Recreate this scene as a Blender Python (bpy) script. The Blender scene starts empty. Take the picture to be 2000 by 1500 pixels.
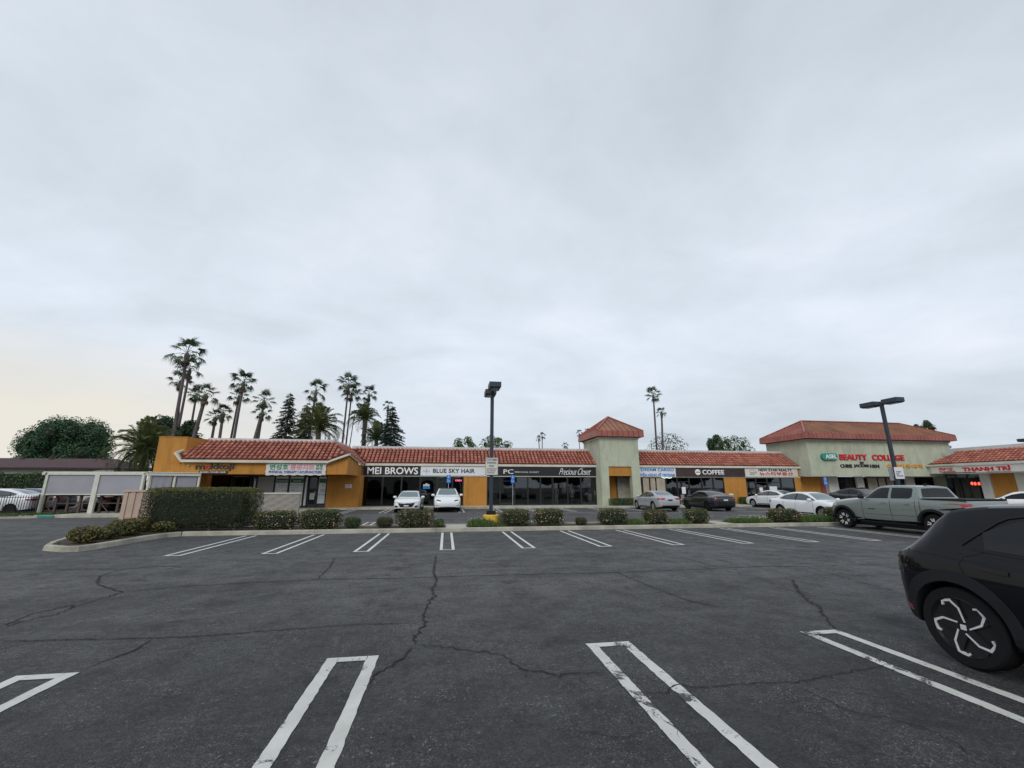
import bpy, bmesh, math, random
from mathutils import Vector, Matrix
from mathutils.bvhtree import BVHTree

R = math.radians
random.seed(7)
scene = bpy.context.scene
COL = scene.collection

# ------------------------------------------------------------------ camera
EYE = 1.75
PITCH = math.atan(200 / 825.0)
YAW = math.atan(129 / (825.0 / math.cos(PITCH)))
cd = bpy.data.cameras.new('camera')
cam = bpy.data.objects.new('camera', cd)
COL.objects.link(cam)
cam.location = (0, 0, EYE)
cam.rotation_euler = (math.pi / 2 + PITCH, 0, -YAW)
cd.sensor_width = 36.0
cd.lens = 36.0 * 825 / 2000
cd.clip_start = 0.05
cd.clip_end = 2000
scene.camera = cam
_fw = Vector((math.sin(YAW) * math.cos(PITCH), math.cos(YAW) * math.cos(PITCH), math.sin(PITCH)))
_rt = Vector((math.cos(YAW), -math.sin(YAW), 0))
_up = _rt.cross(_fw)


def _ray(x, y):
    return _fw * 825 + _rt * (x - 1000) + _up * (750 - y)


def ground(x, y, z=0.0):
    """measured picture point -> place on the level z"""
    d = _ray(x, y)
    t = (z - EYE) / d.z
    return (d.x * t, d.y * t)


def at(x, y, Y):
    """measured picture point -> (X, Z) on the upright plane at distance Y"""
    d = _ray(x, y)
    t = Y / d.y
    return (d.x * t, EYE + d.z * t)


# ------------------------------------------------------------------ world, overcast sky
world = bpy.data.worlds.new('World')
scene.world = world
world.use_nodes = True
wn = world.node_tree
wn.nodes.clear()


def N(t, kind, **kw):
    n = t.nodes.new(kind)
    for k, v in kw.items():
        setattr(n, k, v)
    return n


def mathn(t, op, a, b=None, clamp=False):
    n = t.nodes.new('ShaderNodeMath')
    n.operation = op
    n.use_clamp = clamp
    for i, v in enumerate((a, b)):
        if v is None:
            continue
        if isinstance(v, (int, float)):
            n.inputs[i].default_value = v
        else:
            t.links.new(v, n.inputs[i])
    return n.outputs[0]


def mixc(t, fac, a, b, mode='MIX'):
    n = t.nodes.new('ShaderNodeMix')
    n.data_type = 'RGBA'
    n.blend_type = mode
    for i, v in ((0, fac), (6, a), (7, b)):
        if isinstance(v, (int, float)):
            n.inputs[i].default_value = v
        elif isinstance(v, (tuple, list)):
            n.inputs[i].default_value = (v[0], v[1], v[2], 1)
        else:
            t.links.new(v, n.inputs[i])
    return n.outputs[2]


def ramp(t, fac, pts):
    n = t.nodes.new('ShaderNodeValToRGB')
    e = n.color_ramp.elements
    while len(e) < len(pts):
        e.new(0.5)
    for i, (p, c) in enumerate(pts):
        e[i].position = p
        if isinstance(c, (int, float)):
            c = (c, c, c)
        e[i].color = (c[0], c[1], c[2], 1)
    t.links.new(fac, n.inputs[0])
    return n.outputs[0]


def noise(t, vec, scale, detail=4, rough=0.55, dist=0.0):
    n = t.nodes.new('ShaderNodeTexNoise')
    n.inputs['Scale'].default_value = scale
    n.inputs['Detail'].default_value = detail
    n.inputs['Roughness'].default_value = rough
    n.inputs['Distortion'].default_value = dist
    if vec is not None:
        t.links.new(vec, n.inputs['Vector'])
    return n.outputs['Fac']


SUN_EL, SUN_AZ = R(32), R(205)          # azimuth from +Y, clockwise: behind the camera, to its left
geo = N(wn, 'ShaderNodeTexCoord').outputs['Generated']
sep = N(wn, 'ShaderNodeSeparateXYZ')
wn.links.new(geo, sep.inputs[0])
sx, sy, sz = sep.outputs
zc = mathn(wn, 'ADD', mathn(wn, 'MAXIMUM', sz, 0.0), 0.22)
comb = N(wn, 'ShaderNodeCombineXYZ')
wn.links.new(mathn(wn, 'DIVIDE', sx, zc), comb.inputs[0])
wn.links.new(mathn(wn, 'DIVIDE', sy, zc), comb.inputs[1])
cl1 = noise(wn, comb.outputs[0], 0.62, 3, 0.5, 0.5)
mp = N(wn, 'ShaderNodeMapping')
mp.inputs['Rotation'].default_value = (0, 0, R(35))
mp.inputs['Scale'].default_value = (0.7, 1.1, 1)
mp.inputs['Location'].default_value = (3.1, 0.7, 0)
wn.links.new(comb.outputs[0], mp.inputs[0])
cl2 = noise(wn, mp.outputs[0], 1.5, 6, 0.5, 0.8)
cl3 = noise(wn, comb.outputs[0], 5.5, 6, 0.62, 0.4)
cl = mathn(wn, 'ADD', mathn(wn, 'ADD', mathn(wn, 'MULTIPLY', cl1, 0.58), mathn(wn, 'MULTIPLY', cl2, 0.29)), mathn(wn, 'MULTIPLY', cl3, 0.13))
cloud = ramp(wn, cl, [(0.37, (0.585, 0.65, 0.72)), (0.5, (0.70, 0.77, 0.855)), (0.62, (0.82, 0.87, 0.955))])
# brighter band low ahead, warm gap low on the left
elev = mathn(wn, 'MAXIMUM', sz, 0.0)
band = ramp(wn, elev, [(0.0, 0.96), (0.10, 1.0), (0.3, 1.13), (0.55, 1.06), (1.0, 0.92)])
cloud = mixc(wn, 1.0, cloud, band, 'MULTIPLY')
side = mathn(wn, 'ADD', mathn(wn, 'MULTIPLY', sx, -0.78), mathn(wn, 'MULTIPLY', sy, 0.62))
side = ramp(wn, side, [(0.72, 0.0), (0.97, 1.0)])
low = ramp(wn, elev, [(0.0, 1.0), (0.12, 0.85), (0.27, 0.0)])
warm = mathn(wn, 'MULTIPLY', mathn(wn, 'MULTIPLY', side, low), mathn(wn, 'ADD', mathn(wn, 'MULTIPLY', cl2, 1.0), 0.75), clamp=True)
cloud = mixc(wn, warm, cloud, (0.88, 0.84, 0.755))
sky = N(wn, 'ShaderNodeTexSky', sky_type='NISHITA', sun_disc=False)
sky.sun_elevation = SUN_EL
sky.sun_rotation = SUN_AZ
bg1 = N(wn, 'ShaderNodeBackground')
bg1.inputs[1].default_value = 0.07
wn.links.new(sky.outputs[0], bg1.inputs[0])
bg2 = N(wn, 'ShaderNodeBackground')
wn.links.new(cloud, bg2.inputs[0])
mx = N(wn, 'ShaderNodeMixShader')
mx.inputs[0].default_value = 0.93
wn.links.new(bg1.outputs[0], mx.inputs[1])
wn.links.new(bg2.outputs[0], mx.inputs[2])
wo = N(wn, 'ShaderNodeOutputWorld')
wn.links.new(mx.outputs[0], wo.inputs[0])

sl = bpy.data.lights.new('sun', 'SUN')
sl.energy = 1.2
sl.angle = R(28)
sl.color = (1.0, 0.96, 0.9)
sun = bpy.data.objects.new('sun', sl)
COL.objects.link(sun)
sun.rotation_euler = Vector((math.sin(SUN_AZ) * math.cos(SUN_EL), math.cos(SUN_AZ) * math.cos(SUN_EL), math.sin(SUN_EL))).to_track_quat('Z', 'Y').to_euler()
scene.view_settings.view_transform = 'Standard'
scene.view_settings.look = 'None'
scene.view_settings.exposure = 0
scene.view_settings.gamma = 1
scene.view_settings.use_curve_mapping = False
scene.cycles.max_bounces = 6
scene.cycles.transparent_max_bounces = 12
scene.cycles.use_denoising = True


# ------------------------------------------------------------------ materials
def M(name, col, rough=0.6, metal=0.0, var=0.0, vscale=3.0, bump=0.0, bscale=30.0, coat=0.0, col2=None,
      spec=0.5, emit=None, estr=0.0, stretch=None, dirt=None):
    m = bpy.data.materials.new(name)
    m.use_nodes = True
    t = m.node_tree
    b = t.nodes['Principled BSDF']
    b.inputs['Roughness'].default_value = rough
    b.inputs['Metallic'].default_value = metal
    b.inputs['Specular IOR Level'].default_value = spec
    b.inputs['Coat Weight'].default_value = coat
    b.inputs['Coat Roughness'].default_value = 0.04
    b.inputs['Base Color'].default_value = (*col, 1)
    tc = N(t, 'ShaderNodeTexCoord').outputs['Object']
    if stretch:
        mp = N(t, 'ShaderNodeMapping')
        mp.inputs['Scale'].default_value = stretch
        t.links.new(tc, mp.inputs[0])
        tc = mp.outputs[0]
    if var or col2:
        f = noise(t, tc, vscale, 5, 0.6)
        c2 = col2 or tuple(c * (1 - var) for c in col)
        c1 = col if col2 else tuple(min(1, c * (1 + var)) for c in col)
        c = mixc(t, ramp(t, f, [(0.32, 0.0), (0.68, 1.0)]), c1, c2)
        if dirt:
            f2 = noise(t, tc, vscale * 0.37, 6, 0.7)
            c = mixc(t, ramp(t, f2, [(0.52, 0.0), (0.75, 0.7)]), c, dirt)
        t.links.new(c, b.inputs['Base Color'])
    if bump:
        bn = N(t, 'ShaderNodeBump')
        bn.inputs['Strength'].default_value = bump
        bn.inputs['Distance'].default_value = 0.02
        t.links.new(noise(t, tc, bscale, 4, 0.65), bn.inputs['Height'])
        t.links.new(bn.outputs[0], b.inputs['Normal'])
    if emit:
        b.inputs['Emission Color'].default_value = (*emit, 1)
        b.inputs['Emission Strength'].default_value = estr
    return m


def asphalt_mat():
    m = bpy.data.materials.new('asphalt')
    m.use_nodes = True
    t = m.node_tree
    b = t.nodes['Principled BSDF']
    tc = N(t, 'ShaderNodeTexCoord').outputs['Object']
    big = noise(t, tc, 0.22, 6, 0.62, 0.6)
    mp = N(t, 'ShaderNodeMapping')
    mp.inputs['Scale'].default_value = (0.10, 0.75, 1)
    t.links.new(tc, mp.inputs[0])
    lanes = noise(t, mp.outputs[0], 1.3, 5, 0.6, 0.5)
    mid = noise(t, tc, 1.9, 6, 0.72)
    c = mixc(t, ramp(t, big, [(0.38, 0.0), (0.60, 1.0)]), (0.038, 0.0385, 0.0395), (0.078, 0.078, 0.079))
    c = mixc(t, ramp(t, lanes, [(0.44, 0.0), (0.62, 0.6)]), c, (0.102, 0.101, 0.101))
    c = mixc(t, ramp(t, mid, [(0.46, 0.0), (0.70, 0.6)]), c, (0.032, 0.032, 0.034))
    # newer, darker seal coat over the near stalls and under the far ones
    sp = N(t, 'ShaderNodeSeparateXYZ')
    t.links.new(tc, sp.inputs[0])
    wob = mathn(t, 'ADD', sp.outputs[1], mathn(t, 'MULTIPLY', big, 2.4))
    near = ramp(t, mathn(t, 'DIVIDE', wob, 20.0), [(0.22, 1.0), (0.50, 0.0)])
    c = mixc(t, mathn(t, 'MULTIPLY', near, 0.75), c, (0.018, 0.019, 0.020))
    far = mathn(t, 'MULTIPLY', ramp(t, mathn(t, 'DIVIDE', wob, 20.0), [(0.68, 0.0), (0.76, 1.0)]), ramp(t, mathn(t, 'DIVIDE', wob, 20.0), [(0.90, 1.0), (0.96, 0.0)]))
    c = mixc(t, mathn(t, 'MULTIPLY', far, 0.5), c, (0.036, 0.037, 0.038))
    # pale stones showing through in worn patches
    clump = ramp(t, noise(t, tc, 1.1, 6, 0.75), [(0.43, 0.12), (0.62, 1.0)])
    for sc_, r0, sel, amt in ((26, .16, .55, .8), (11, .075, .72, 1.0), (75, .30, .35, .45)):
        vo = N(t, 'ShaderNodeTexVoronoi')
        vo.inputs['Scale'].default_value = sc_
        t.links.new(tc, vo.inputs['Vector'])
        sv = N(t, 'ShaderNodeSeparateXYZ')
        t.links.new(vo.outputs['Color'], sv.inputs[0])
        k = mathn(t, 'MULTIPLY', ramp(t, vo.outputs['Distance'], [(r0, amt), (r0 * 1.7, 0.0)]), mathn(t, 'GREATER_THAN', sv.outputs[0], sel))
        c = mixc(t, mathn(t, 'MULTIPLY', k, clump), c, (0.21, 0.21, 0.20))
    for sc_, lo in ((14, .70), (42, .60), (120, .55)):
        c = mixc(t, 1.0, c, ramp(t, noise(t, tc, sc_, 2, 0.7), [(0.34, lo), (0.66, 2 - lo)]), 'MULTIPLY')
    # oil drips in the middle of the stalls
    px = mathn(t, 'ABSOLUTE', mathn(t, 'SUBTRACT', mathn(t, 'FRACT', mathn(t, 'DIVIDE', mathn(t, 'ADD', sp.outputs[0], 6.95), 2.35)), 0.5))
    oil = mathn(t, 'MULTIPLY', ramp(t, px, [(0.02, 1.0), (0.2, 0.0)]), ramp(t, noise(t, tc, 2.4, 5, 0.7), [(0.52, 0.0), (0.62, 0.7)]))
    c = mixc(t, oil, c, (0.016, 0.016, 0.017))
    sc = noise(t, tc, 0.55, 8, 0.75, 1.2)
    c = mixc(t, ramp(t, sc, [(0.66, 0.0), (0.72, 0.35)]), c, (0.20, 0.195, 0.18))
    t.links.new(c, b.inputs['Base Color'])
    t.links.new(ramp(t, mid, [(0.38, 0.62), (0.62, 0.85)]), b.inputs['Roughness'])
    b.inputs['Specular IOR Level'].default_value = 0.42
    bn = N(t, 'ShaderNodeBump')
    bn.inputs['Strength'].default_value = 0.7
    bn.inputs['Distance'].default_value = 0.012
    t.links.new(mathn(t, 'ADD', noise(t, tc, 85, 2, 0.8), vo.outputs['Distance']), bn.inputs['Height'])
    t.links.new(bn.outputs[0], b.inputs['Normal'])
    return m


def worn_paint(name, col, wear=0.62):
    m = bpy.data.materials.new(name)
    m.use_nodes = True
    t = m.node_tree
    b = t.nodes['Principled BSDF']
    b.inputs['Roughness'].default_value = 0.7
    tc = N(t, 'ShaderNodeTexCoord').outputs['Object']
    a = noise(t, tc, 5, 8, 0.75, 0.6)
    g = noise(t, tc, 60, 4, 0.8)
    region = noise(t, tc, 0.8, 2, 0.5)
    k = mathn(t, 'ADD', mathn(t, 'MULTIPLY', a, 0.55), mathn(t, 'ADD', mathn(t, 'MULTIPLY', g, 0.22), mathn(t, 'MULTIPLY', region, 0.35)))
    f = ramp(t, k, [(wear, 0.0), (wear + 0.025, 1.0)])
    c = mixc(t, ramp(t, noise(t, tc, 2.2, 6, 0.7), [(0.35, 0.0), (0.7, 1.0)]), col, tuple(q * 0.78 for q in col))
    c = mixc(t, f, c, (0.05, 0.05, 0.055))
    t.links.new(c, b.inputs['Base Color'])
    bn = N(t, 'ShaderNodeBump')
    bn.inputs['Strength'].default_value = 0.4
    bn.inputs['Distance'].default_value = 0.004
    t.links.new(g, bn.inputs['Height'])
    t.links.new(bn.outputs[0], b.inputs['Normal'])
    return m


def leaf_mat(name, a, b_, c_, sc=1.5):
    m = bpy.data.materials.new(name)
    m.use_nodes = True
    t = m.node_tree
    b = t.nodes['Principled BSDF']
    b.inputs['Roughness'].default_value = 0.55
    b.inputs['Specular IOR Level'].default_value = 0.3
    g = N(t, 'ShaderNodeNewGeometry')
    tc = N(t, 'ShaderNodeTexCoord').outputs['Object']
    c = mixc(t, ramp(t, noise(t, tc, sc, 3, 0.6), [(0.35, 0.0), (0.65, 1.0)]), a, b_)
    c = mixc(t, ramp(t, g.outputs['Random Per Island'], [(0.5, 0.0), (1.0, 0.85)]), c, c_)
    t.links.new(c, b.inputs['Base Color'])
    return m


def glass_mat(name, tint, base=0.07, rough=0.02):
    m = bpy.data.materials.new(name)
    m.use_nodes = True
    t = m.node_tree
    t.nodes.clear()
    tr = N(t, 'ShaderNodeBsdfTransparent')
    tr.inputs[0].default_value = (*tint, 1)
    gl = N(t, 'ShaderNodeBsdfGlossy')
    gl.inputs['Roughness'].default_value = rough
    gl.inputs[0].default_value = (0.9, 0.95, 0.97, 1)
    fr = N(t, 'ShaderNodeFresnel')
    fr.inputs[0].default_value = 1.5
    tc = N(t, 'ShaderNodeTexCoord').outputs['Object']
    bn = N(t, 'ShaderNodeBump')
    bn.inputs['Strength'].default_value = 0.05
    bn.inputs['Distance'].default_value = 0.02
    t.links.new(noise(t, tc, 0.8, 2, 0.5), bn.inputs['Height'])
    t.links.new(bn.outputs[0], gl.inputs['Normal'])
    f = mathn(t, 'ADD', fr.outputs[0], base, clamp=True)
    mx = N(t, 'ShaderNodeMixShader')
    t.links.new(f, mx.inputs[0])
    t.links.new(tr.outputs[0], mx.inputs[1])
    t.links.new(gl.outputs[0], mx.inputs[2])
    o = N(t, 'ShaderNodeOutputMaterial')
    t.links.new(mx.outputs[0], o.inputs[0])
    return m


def stucco(name, col, dirt=0.45):
    m = bpy.data.materials.new(name)
    m.use_nodes = True
    t = m.node_tree
    b = t.nodes['Principled BSDF']
    b.inputs['Roughness'].default_value = 0.88
    tc = N(t, 'ShaderNodeTexCoord').outputs['Object']
    mp = N(t, 'ShaderNodeMapping')
    mp.inputs['Scale'].default_value = (1.0, 1.0, 0.28)
    t.links.new(tc, mp.inputs[0])
    c = mixc(t, ramp(t, noise(t, tc, 0.7, 5, 0.65), [(0.3, 0.0), (0.7, 1.0)]), col, tuple(q * 0.84 for q in col))
    streak = noise(t, mp.outputs[0], 1.9, 6, 0.7)
    c = mixc(t, ramp(t, streak, [(0.46, 0.0), (0.72, dirt * 1.25)]), c, tuple(q * 0.45 for q in col))
    t.links.new(c, b.inputs['Base Color'])
    bn = N(t, 'ShaderNodeBump')
    bn.inputs['Strength'].default_value = 0.35
    bn.inputs['Distance'].default_value = 0.01
    t.links.new(noise(t, tc, 45, 4, 0.7), bn.inputs['Height'])
    t.links.new(bn.outputs[0], b.inputs['Normal'])
    return m


def tile_mat():
    m = bpy.data.materials.new('clay_tile')
    m.use_nodes = True
    t = m.node_tree
    b = t.nodes['Principled BSDF']
    b.inputs['Roughness'].default_value = 0.75
    g = N(t, 'ShaderNodeNewGeometry')
    tc = N(t, 'ShaderNodeTexCoord').outputs['Object']
    c = mixc(t, g.outputs['Random Per Island'], (0.27, 0.075, 0.048), (0.47, 0.170, 0.115))
    c = mixc(t, ramp(t, noise(t, tc, 0.9, 6, 0.7), [(0.48, 0.0), (0.75, 0.6)]), c, (0.20, 0.075, 0.055))
    c = mixc(t, ramp(t, noise(t, tc, 9, 4, 0.7), [(0.5, 0.0), (0.8, 0.35)]), c, (0.55, 0.29, 0.22))
    t.links.new(c, b.inputs['Base Color'])
    return m


MAT = {
    'asphalt': asphalt_mat(),
    'line': worn_paint('lane_paint_white', (0.60, 0.61, 0.56), 0.615),
    'line_far': worn_paint('lane_paint_far', (0.66, 0.67, 0.64), 0.70),
    'crack': M('crack', (0.010, 0.010, 0.011), 0.95),
    'concrete': M('kerb_concrete', (0.36, 0.345, 0.28), 0.85, var=0.28, vscale=1.6, bump=0.4, bscale=40, dirt=(0.13, 0.12, 0.09)),
    'walk': M('walk_concrete', (0.42, 0.40, 0.34), 0.85, var=0.15, vscale=1.0, bump=0.3, bscale=40),
    'soil': M('soil', (0.055, 0.036, 0.024), 0.95, var=0.5, vscale=8, bump=1.0, bscale=25),
    'orange': stucco('orange_stucco', (0.50, 0.225, 0.042), 0.45),
    'green': stucco('sage_stucco', (0.50, 0.53, 0.40), 0.4),
    'trim': M('white_trim', (0.60, 0.58, 0.50), 0.7, var=0.12, vscale=0.8),
    'parapet': M('parapet_metal', (0.56, 0.56, 0.55), 0.6, var=0.12, vscale=0.7),
    'tile': tile_mat(),
    'deck': M('roof_underlay', (0.10, 0.03, 0.022), 0.9),
    'metalred': M('red_metal_roof', (0.29, 0.085, 0.060), 0.45, var=0.25, vscale=0.9, spec=0.5, dirt=(0.25, 0.06, 0.04)),
    'metaltan': M('faded_metal_roof', (0.25, 0.105, 0.055), 0.5, var=0.3, vscale=0.6, dirt=(0.19, 0.105, 0.06)),
    'black': M('sign_black', (0.012, 0.013, 0.016), 0.45),
    'brown': M('sign_brown', (0.045, 0.025, 0.022), 0.5, var=0.3, vscale=0.5),
    'white': M('sign_white', (0.70, 0.72, 0.74), 0.5, var=0.05, vscale=0.6),
    'cream': M('sign_cream', (0.62, 0.61, 0.56), 0.6, var=0.08, vscale=0.6),
    'lettw': M('letter_white', (0.85, 0.85, 0.85), 0.5),
    'lettk': M('letter_black', (0.015, 0.017, 0.02), 0.5),
    'lettg': M('letter_green', (0.0, 0.22, 0.13), 0.5),
    'lettp': M('letter_pink', (0.72, 0.28, 0.36), 0.5),
    'lettb': M('letter_blue', (0.03, 0.09, 0.42), 0.5),
    'lettsky': M('letter_sky_blue', (0.0, 0.20, 0.58), 0.5),
    'lettr': M('letter_red', (0.55, 0.012, 0.02), 0.4),
    'letty': M('letter_yellow', (0.72, 0.33, 0.03), 0.45),
    'lettgrey': M('letter_grey', (0.35, 0.36, 0.38), 0.5),
    'teal': M('sign_teal', (0.02, 0.27, 0.21), 0.4),
    'frame': M('dark_window_frame', (0.015, 0.016, 0.018), 0.4),
    'lframe': M('light_frame', (0.32, 0.32, 0.31), 0.5),
    'glass': glass_mat('shop_glass', (0.30, 0.33, 0.33), 0.05),
    'glassc': glass_mat('clear_shop_glass', (0.62, 0.64, 0.64), 0.01),
    'glassd': glass_mat('dark_shop_glass', (0.07, 0.075, 0.09), 0.0),
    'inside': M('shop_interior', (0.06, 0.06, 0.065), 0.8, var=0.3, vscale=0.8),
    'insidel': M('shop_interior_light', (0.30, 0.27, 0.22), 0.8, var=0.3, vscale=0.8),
    'poster': M('window_film', (0.70, 0.78, 0.80), 0.6, var=0.1),
    'greyfilm': M('grey_film', (0.34, 0.36, 0.37), 0.5),
    'pgreen': M('poster_green', (0.02, 0.16, 0.10), 0.6),
    'paper': M('brown_paper', (0.38, 0.32, 0.25), 0.85, var=0.2, vscale=1.2),
    'stone': M('block_stone', (0.30, 0.28, 0.24), 0.9, var=0.25, vscale=3, bump=0.5, bscale=18),
    'bluesign': M('sign_blue', (0.01, 0.17, 0.62), 0.4),
    'steel': M('galvanised_steel', (0.38, 0.40, 0.42), 0.4, metal=0.7),
    'pole': M('lamp_pole_paint', (0.022, 0.034, 0.048), 0.45),
    'lens': M('lamp_lens', (0.45, 0.46, 0.45), 0.25),
    'yellow': M('bollard_yellow', (0.66, 0.40, 0.03), 0.6, var=0.12, vscale=5, dirt=(0.35, 0.22, 0.05)),
    'canopy': M('canopy_frame', (0.56, 0.57, 0.49), 0.55, var=0.08),
    'screen': M('roller_screen', (0.30, 0.30, 0.33), 0.8, var=0.08, vscale=0.8),
    'wood': M('dark_wood', (0.085, 0.06, 0.045), 0.8, var=0.3, vscale=6),
    'iron': M('black_iron', (0.012, 0.012, 0.014), 0.5),
    'tan': M('tan_corrugated', (0.46, 0.345, 0.275), 0.6, var=0.12, vscale=1.5),
    'shingle': M('maroon_shingle', (0.070, 0.037, 0.040), 0.9, var=0.2, vscale=2.5, bump=0.5, bscale=20),
    'palewall': M('pale_wall', (0.42, 0.44, 0.38), 0.8, var=0.1),
    'bark': M('palm_bark', (0.105, 0.085, 0.085), 0.9, var=0.35, vscale=3, bump=0.8, bscale=12, stretch=(1, 1, 4)),
    'bark2': M('tree_bark', (0.13, 0.10, 0.075), 0.9, var=0.3, vscale=4, bump=0.6, bscale=15),
    'palm': leaf_mat('palm_leaf', (0.040, 0.072, 0.036), (0.060, 0.098, 0.048), (0.085, 0.125, 0.06), 0.8),
    'date': leaf_mat('date_leaf', (0.055, 0.085, 0.035), (0.09, 0.12, 0.04), (0.14, 0.15, 0.05), 0.8),
    'dead': leaf_mat('dead_frond', (0.13, 0.095, 0.06), (0.17, 0.12, 0.07), (0.09, 0.07, 0.05), 1.0),
    'leafd': leaf_mat('leaf_dark', (0.022, 0.052, 0.020), (0.040, 0.078, 0.028), (0.062, 0.11, 0.040), 0.5),
    'leaftree': leaf_mat('leaf_tree', (0.034, 0.088, 0.042), (0.050, 0.120, 0.052), (0.062, 0.145, 0.062), 0.25),
    'leafo': leaf_mat('leaf_olive', (0.075, 0.088, 0.022), (0.13, 0.135, 0.027), (0.20, 0.165, 0.035), 2.0),
    'leafshrub': leaf_mat('leaf_shrub', (0.028, 0.052, 0.018), (0.048, 0.072, 0.021), (0.095, 0.092, 0.028), 2.5),
    'leafr': leaf_mat('leaf_russet', (0.10, 0.055, 0.025), (0.065, 0.060, 0.025), (0.17, 0.09, 0.035), 2.5),
    'leafhedge': leaf_mat('leaf_hedge', (0.014, 0.027, 0.012), (0.022, 0.036, 0.014), (0.042, 0.055, 0.020), 1.5),
    'leafb': leaf_mat('leaf_bright', (0.055, 0.10, 0.028), (0.085, 0.14, 0.035), (0.13, 0.19, 0.05), 1.8),
    'leafc': leaf_mat('leaf_conifer', (0.016, 0.040, 0.032), (0.026, 0.055, 0.042), (0.04, 0.075, 0.055), 0.7),
    'leafl': leaf_mat('leaf_light', (0.075, 0.12, 0.045), (0.11, 0.16, 0.06), (0.16, 0.21, 0.09), 0.4),
    'core': M('foliage_core', (0.012, 0.020, 0.010), 0.95),  # near-black fill, the shade inside foliage put into its colour
    'flower': leaf_mat('flower_pink', (0.55, 0.23, 0.25), (0.68, 0.38, 0.36), (0.74, 0.55, 0.48), 4),
    'flowery': leaf_mat('flower_pale', (0.62, 0.58, 0.30), (0.68, 0.6, 0.45), (0.75, 0.7, 0.6), 4),
    'pw': M('paint_white', (0.74, 0.76, 0.77), 0.3, coat=1.0),
    'psilver': M('paint_silver', (0.46, 0.48, 0.50), 0.32, metal=0.35, coat=1.0),
    'pblack': M('paint_black', (0.006, 0.007, 0.009), 0.22, coat=0.34, spec=0.06),
    'pcharcoal': M('paint_charcoal', (0.022, 0.023, 0.028), 0.25, metal=0.3, coat=1.0),
    'pgrey': M('paint_cement_grey', (0.180, 0.208, 0.192), 0.38, coat=0.9),
    'pblue': M('paint_navy', (0.06, 0.09, 0.16), 0.3, coat=1.0),
    'cglass': M('car_glass', (0.020, 0.028, 0.030), 0.03, spec=1.0, coat=0.3),
    'cglass2': M('tinted_car_glass', (0.007, 0.008, 0.010), 0.06, spec=0.32),
    'darklamp': M('smoked_red_lamp', (0.10, 0.008, 0.012), 0.15, coat=0.6),
    'cglass3': M('windscreen_glass', (0.11, 0.16, 0.165), 0.03, spec=0.9, coat=0.3),
    'plastic': M('black_plastic', (0.012, 0.013, 0.015), 0.65, spec=0.25, bump=0.1, bscale=200),
    'tyre': M('tyre_rubber', (0.010, 0.010, 0.011), 0.85, spec=0.2, bump=0.3, bscale=60),
    'rim': M('rim_silver', (0.42, 0.43, 0.44), 0.3, metal=0.7),
    'rimcut': M('rim_machined', (0.80, 0.80, 0.80), 0.28, metal=0.35),
    'rimblack': M('rim_black', (0.012, 0.012, 0.013), 0.3),
    'redlamp': M('red_lamp', (0.33, 0.010, 0.015), 0.15, coat=0.8),
    'clearlamp': M('clear_lamp', (0.42, 0.47, 0.50), 0.12, coat=0.8),
    'amber': M('amber_lamp', (0.6, 0.13, 0.03), 0.15, coat=0.8),
    'plate': M('number_plate', (0.62, 0.64, 0.68), 0.5),
    'chrome': M('chrome', (0.7, 0.7, 0.7), 0.12, metal=1.0),
    'cloth': M('pale_cloth', (0.62, 0.59, 0.55), 0.9),
    'cloth2': M('dark_cloth', (0.10, 0.09, 0.10), 0.9),
    'neonp': M('neon_pink', (0.5, 0.05, 0.15), 0.5, emit=(1.0, 0.12, 0.3), estr=1.6),
    'neonr': M('neon_red', (0.5, 0.03, 0.02), 0.5, emit=(1.0, 0.10, 0.06), estr=2.2),
    'neonw': M('neon_white', (0.6, 0.7, 0.7), 0.5, emit=(0.75, 1.0, 0.95), estr=0.9),
    'grass': leaf_mat('grass_blade', (0.045, 0.085, 0.022), (0.07, 0.12, 0.03), (0.10, 0.15, 0.04), 1.5),
    'yellowpad': M('tactile_yellow', (0.62, 0.36, 0.06), 0.8, bump=0.6, bscale=60),
}


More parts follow.
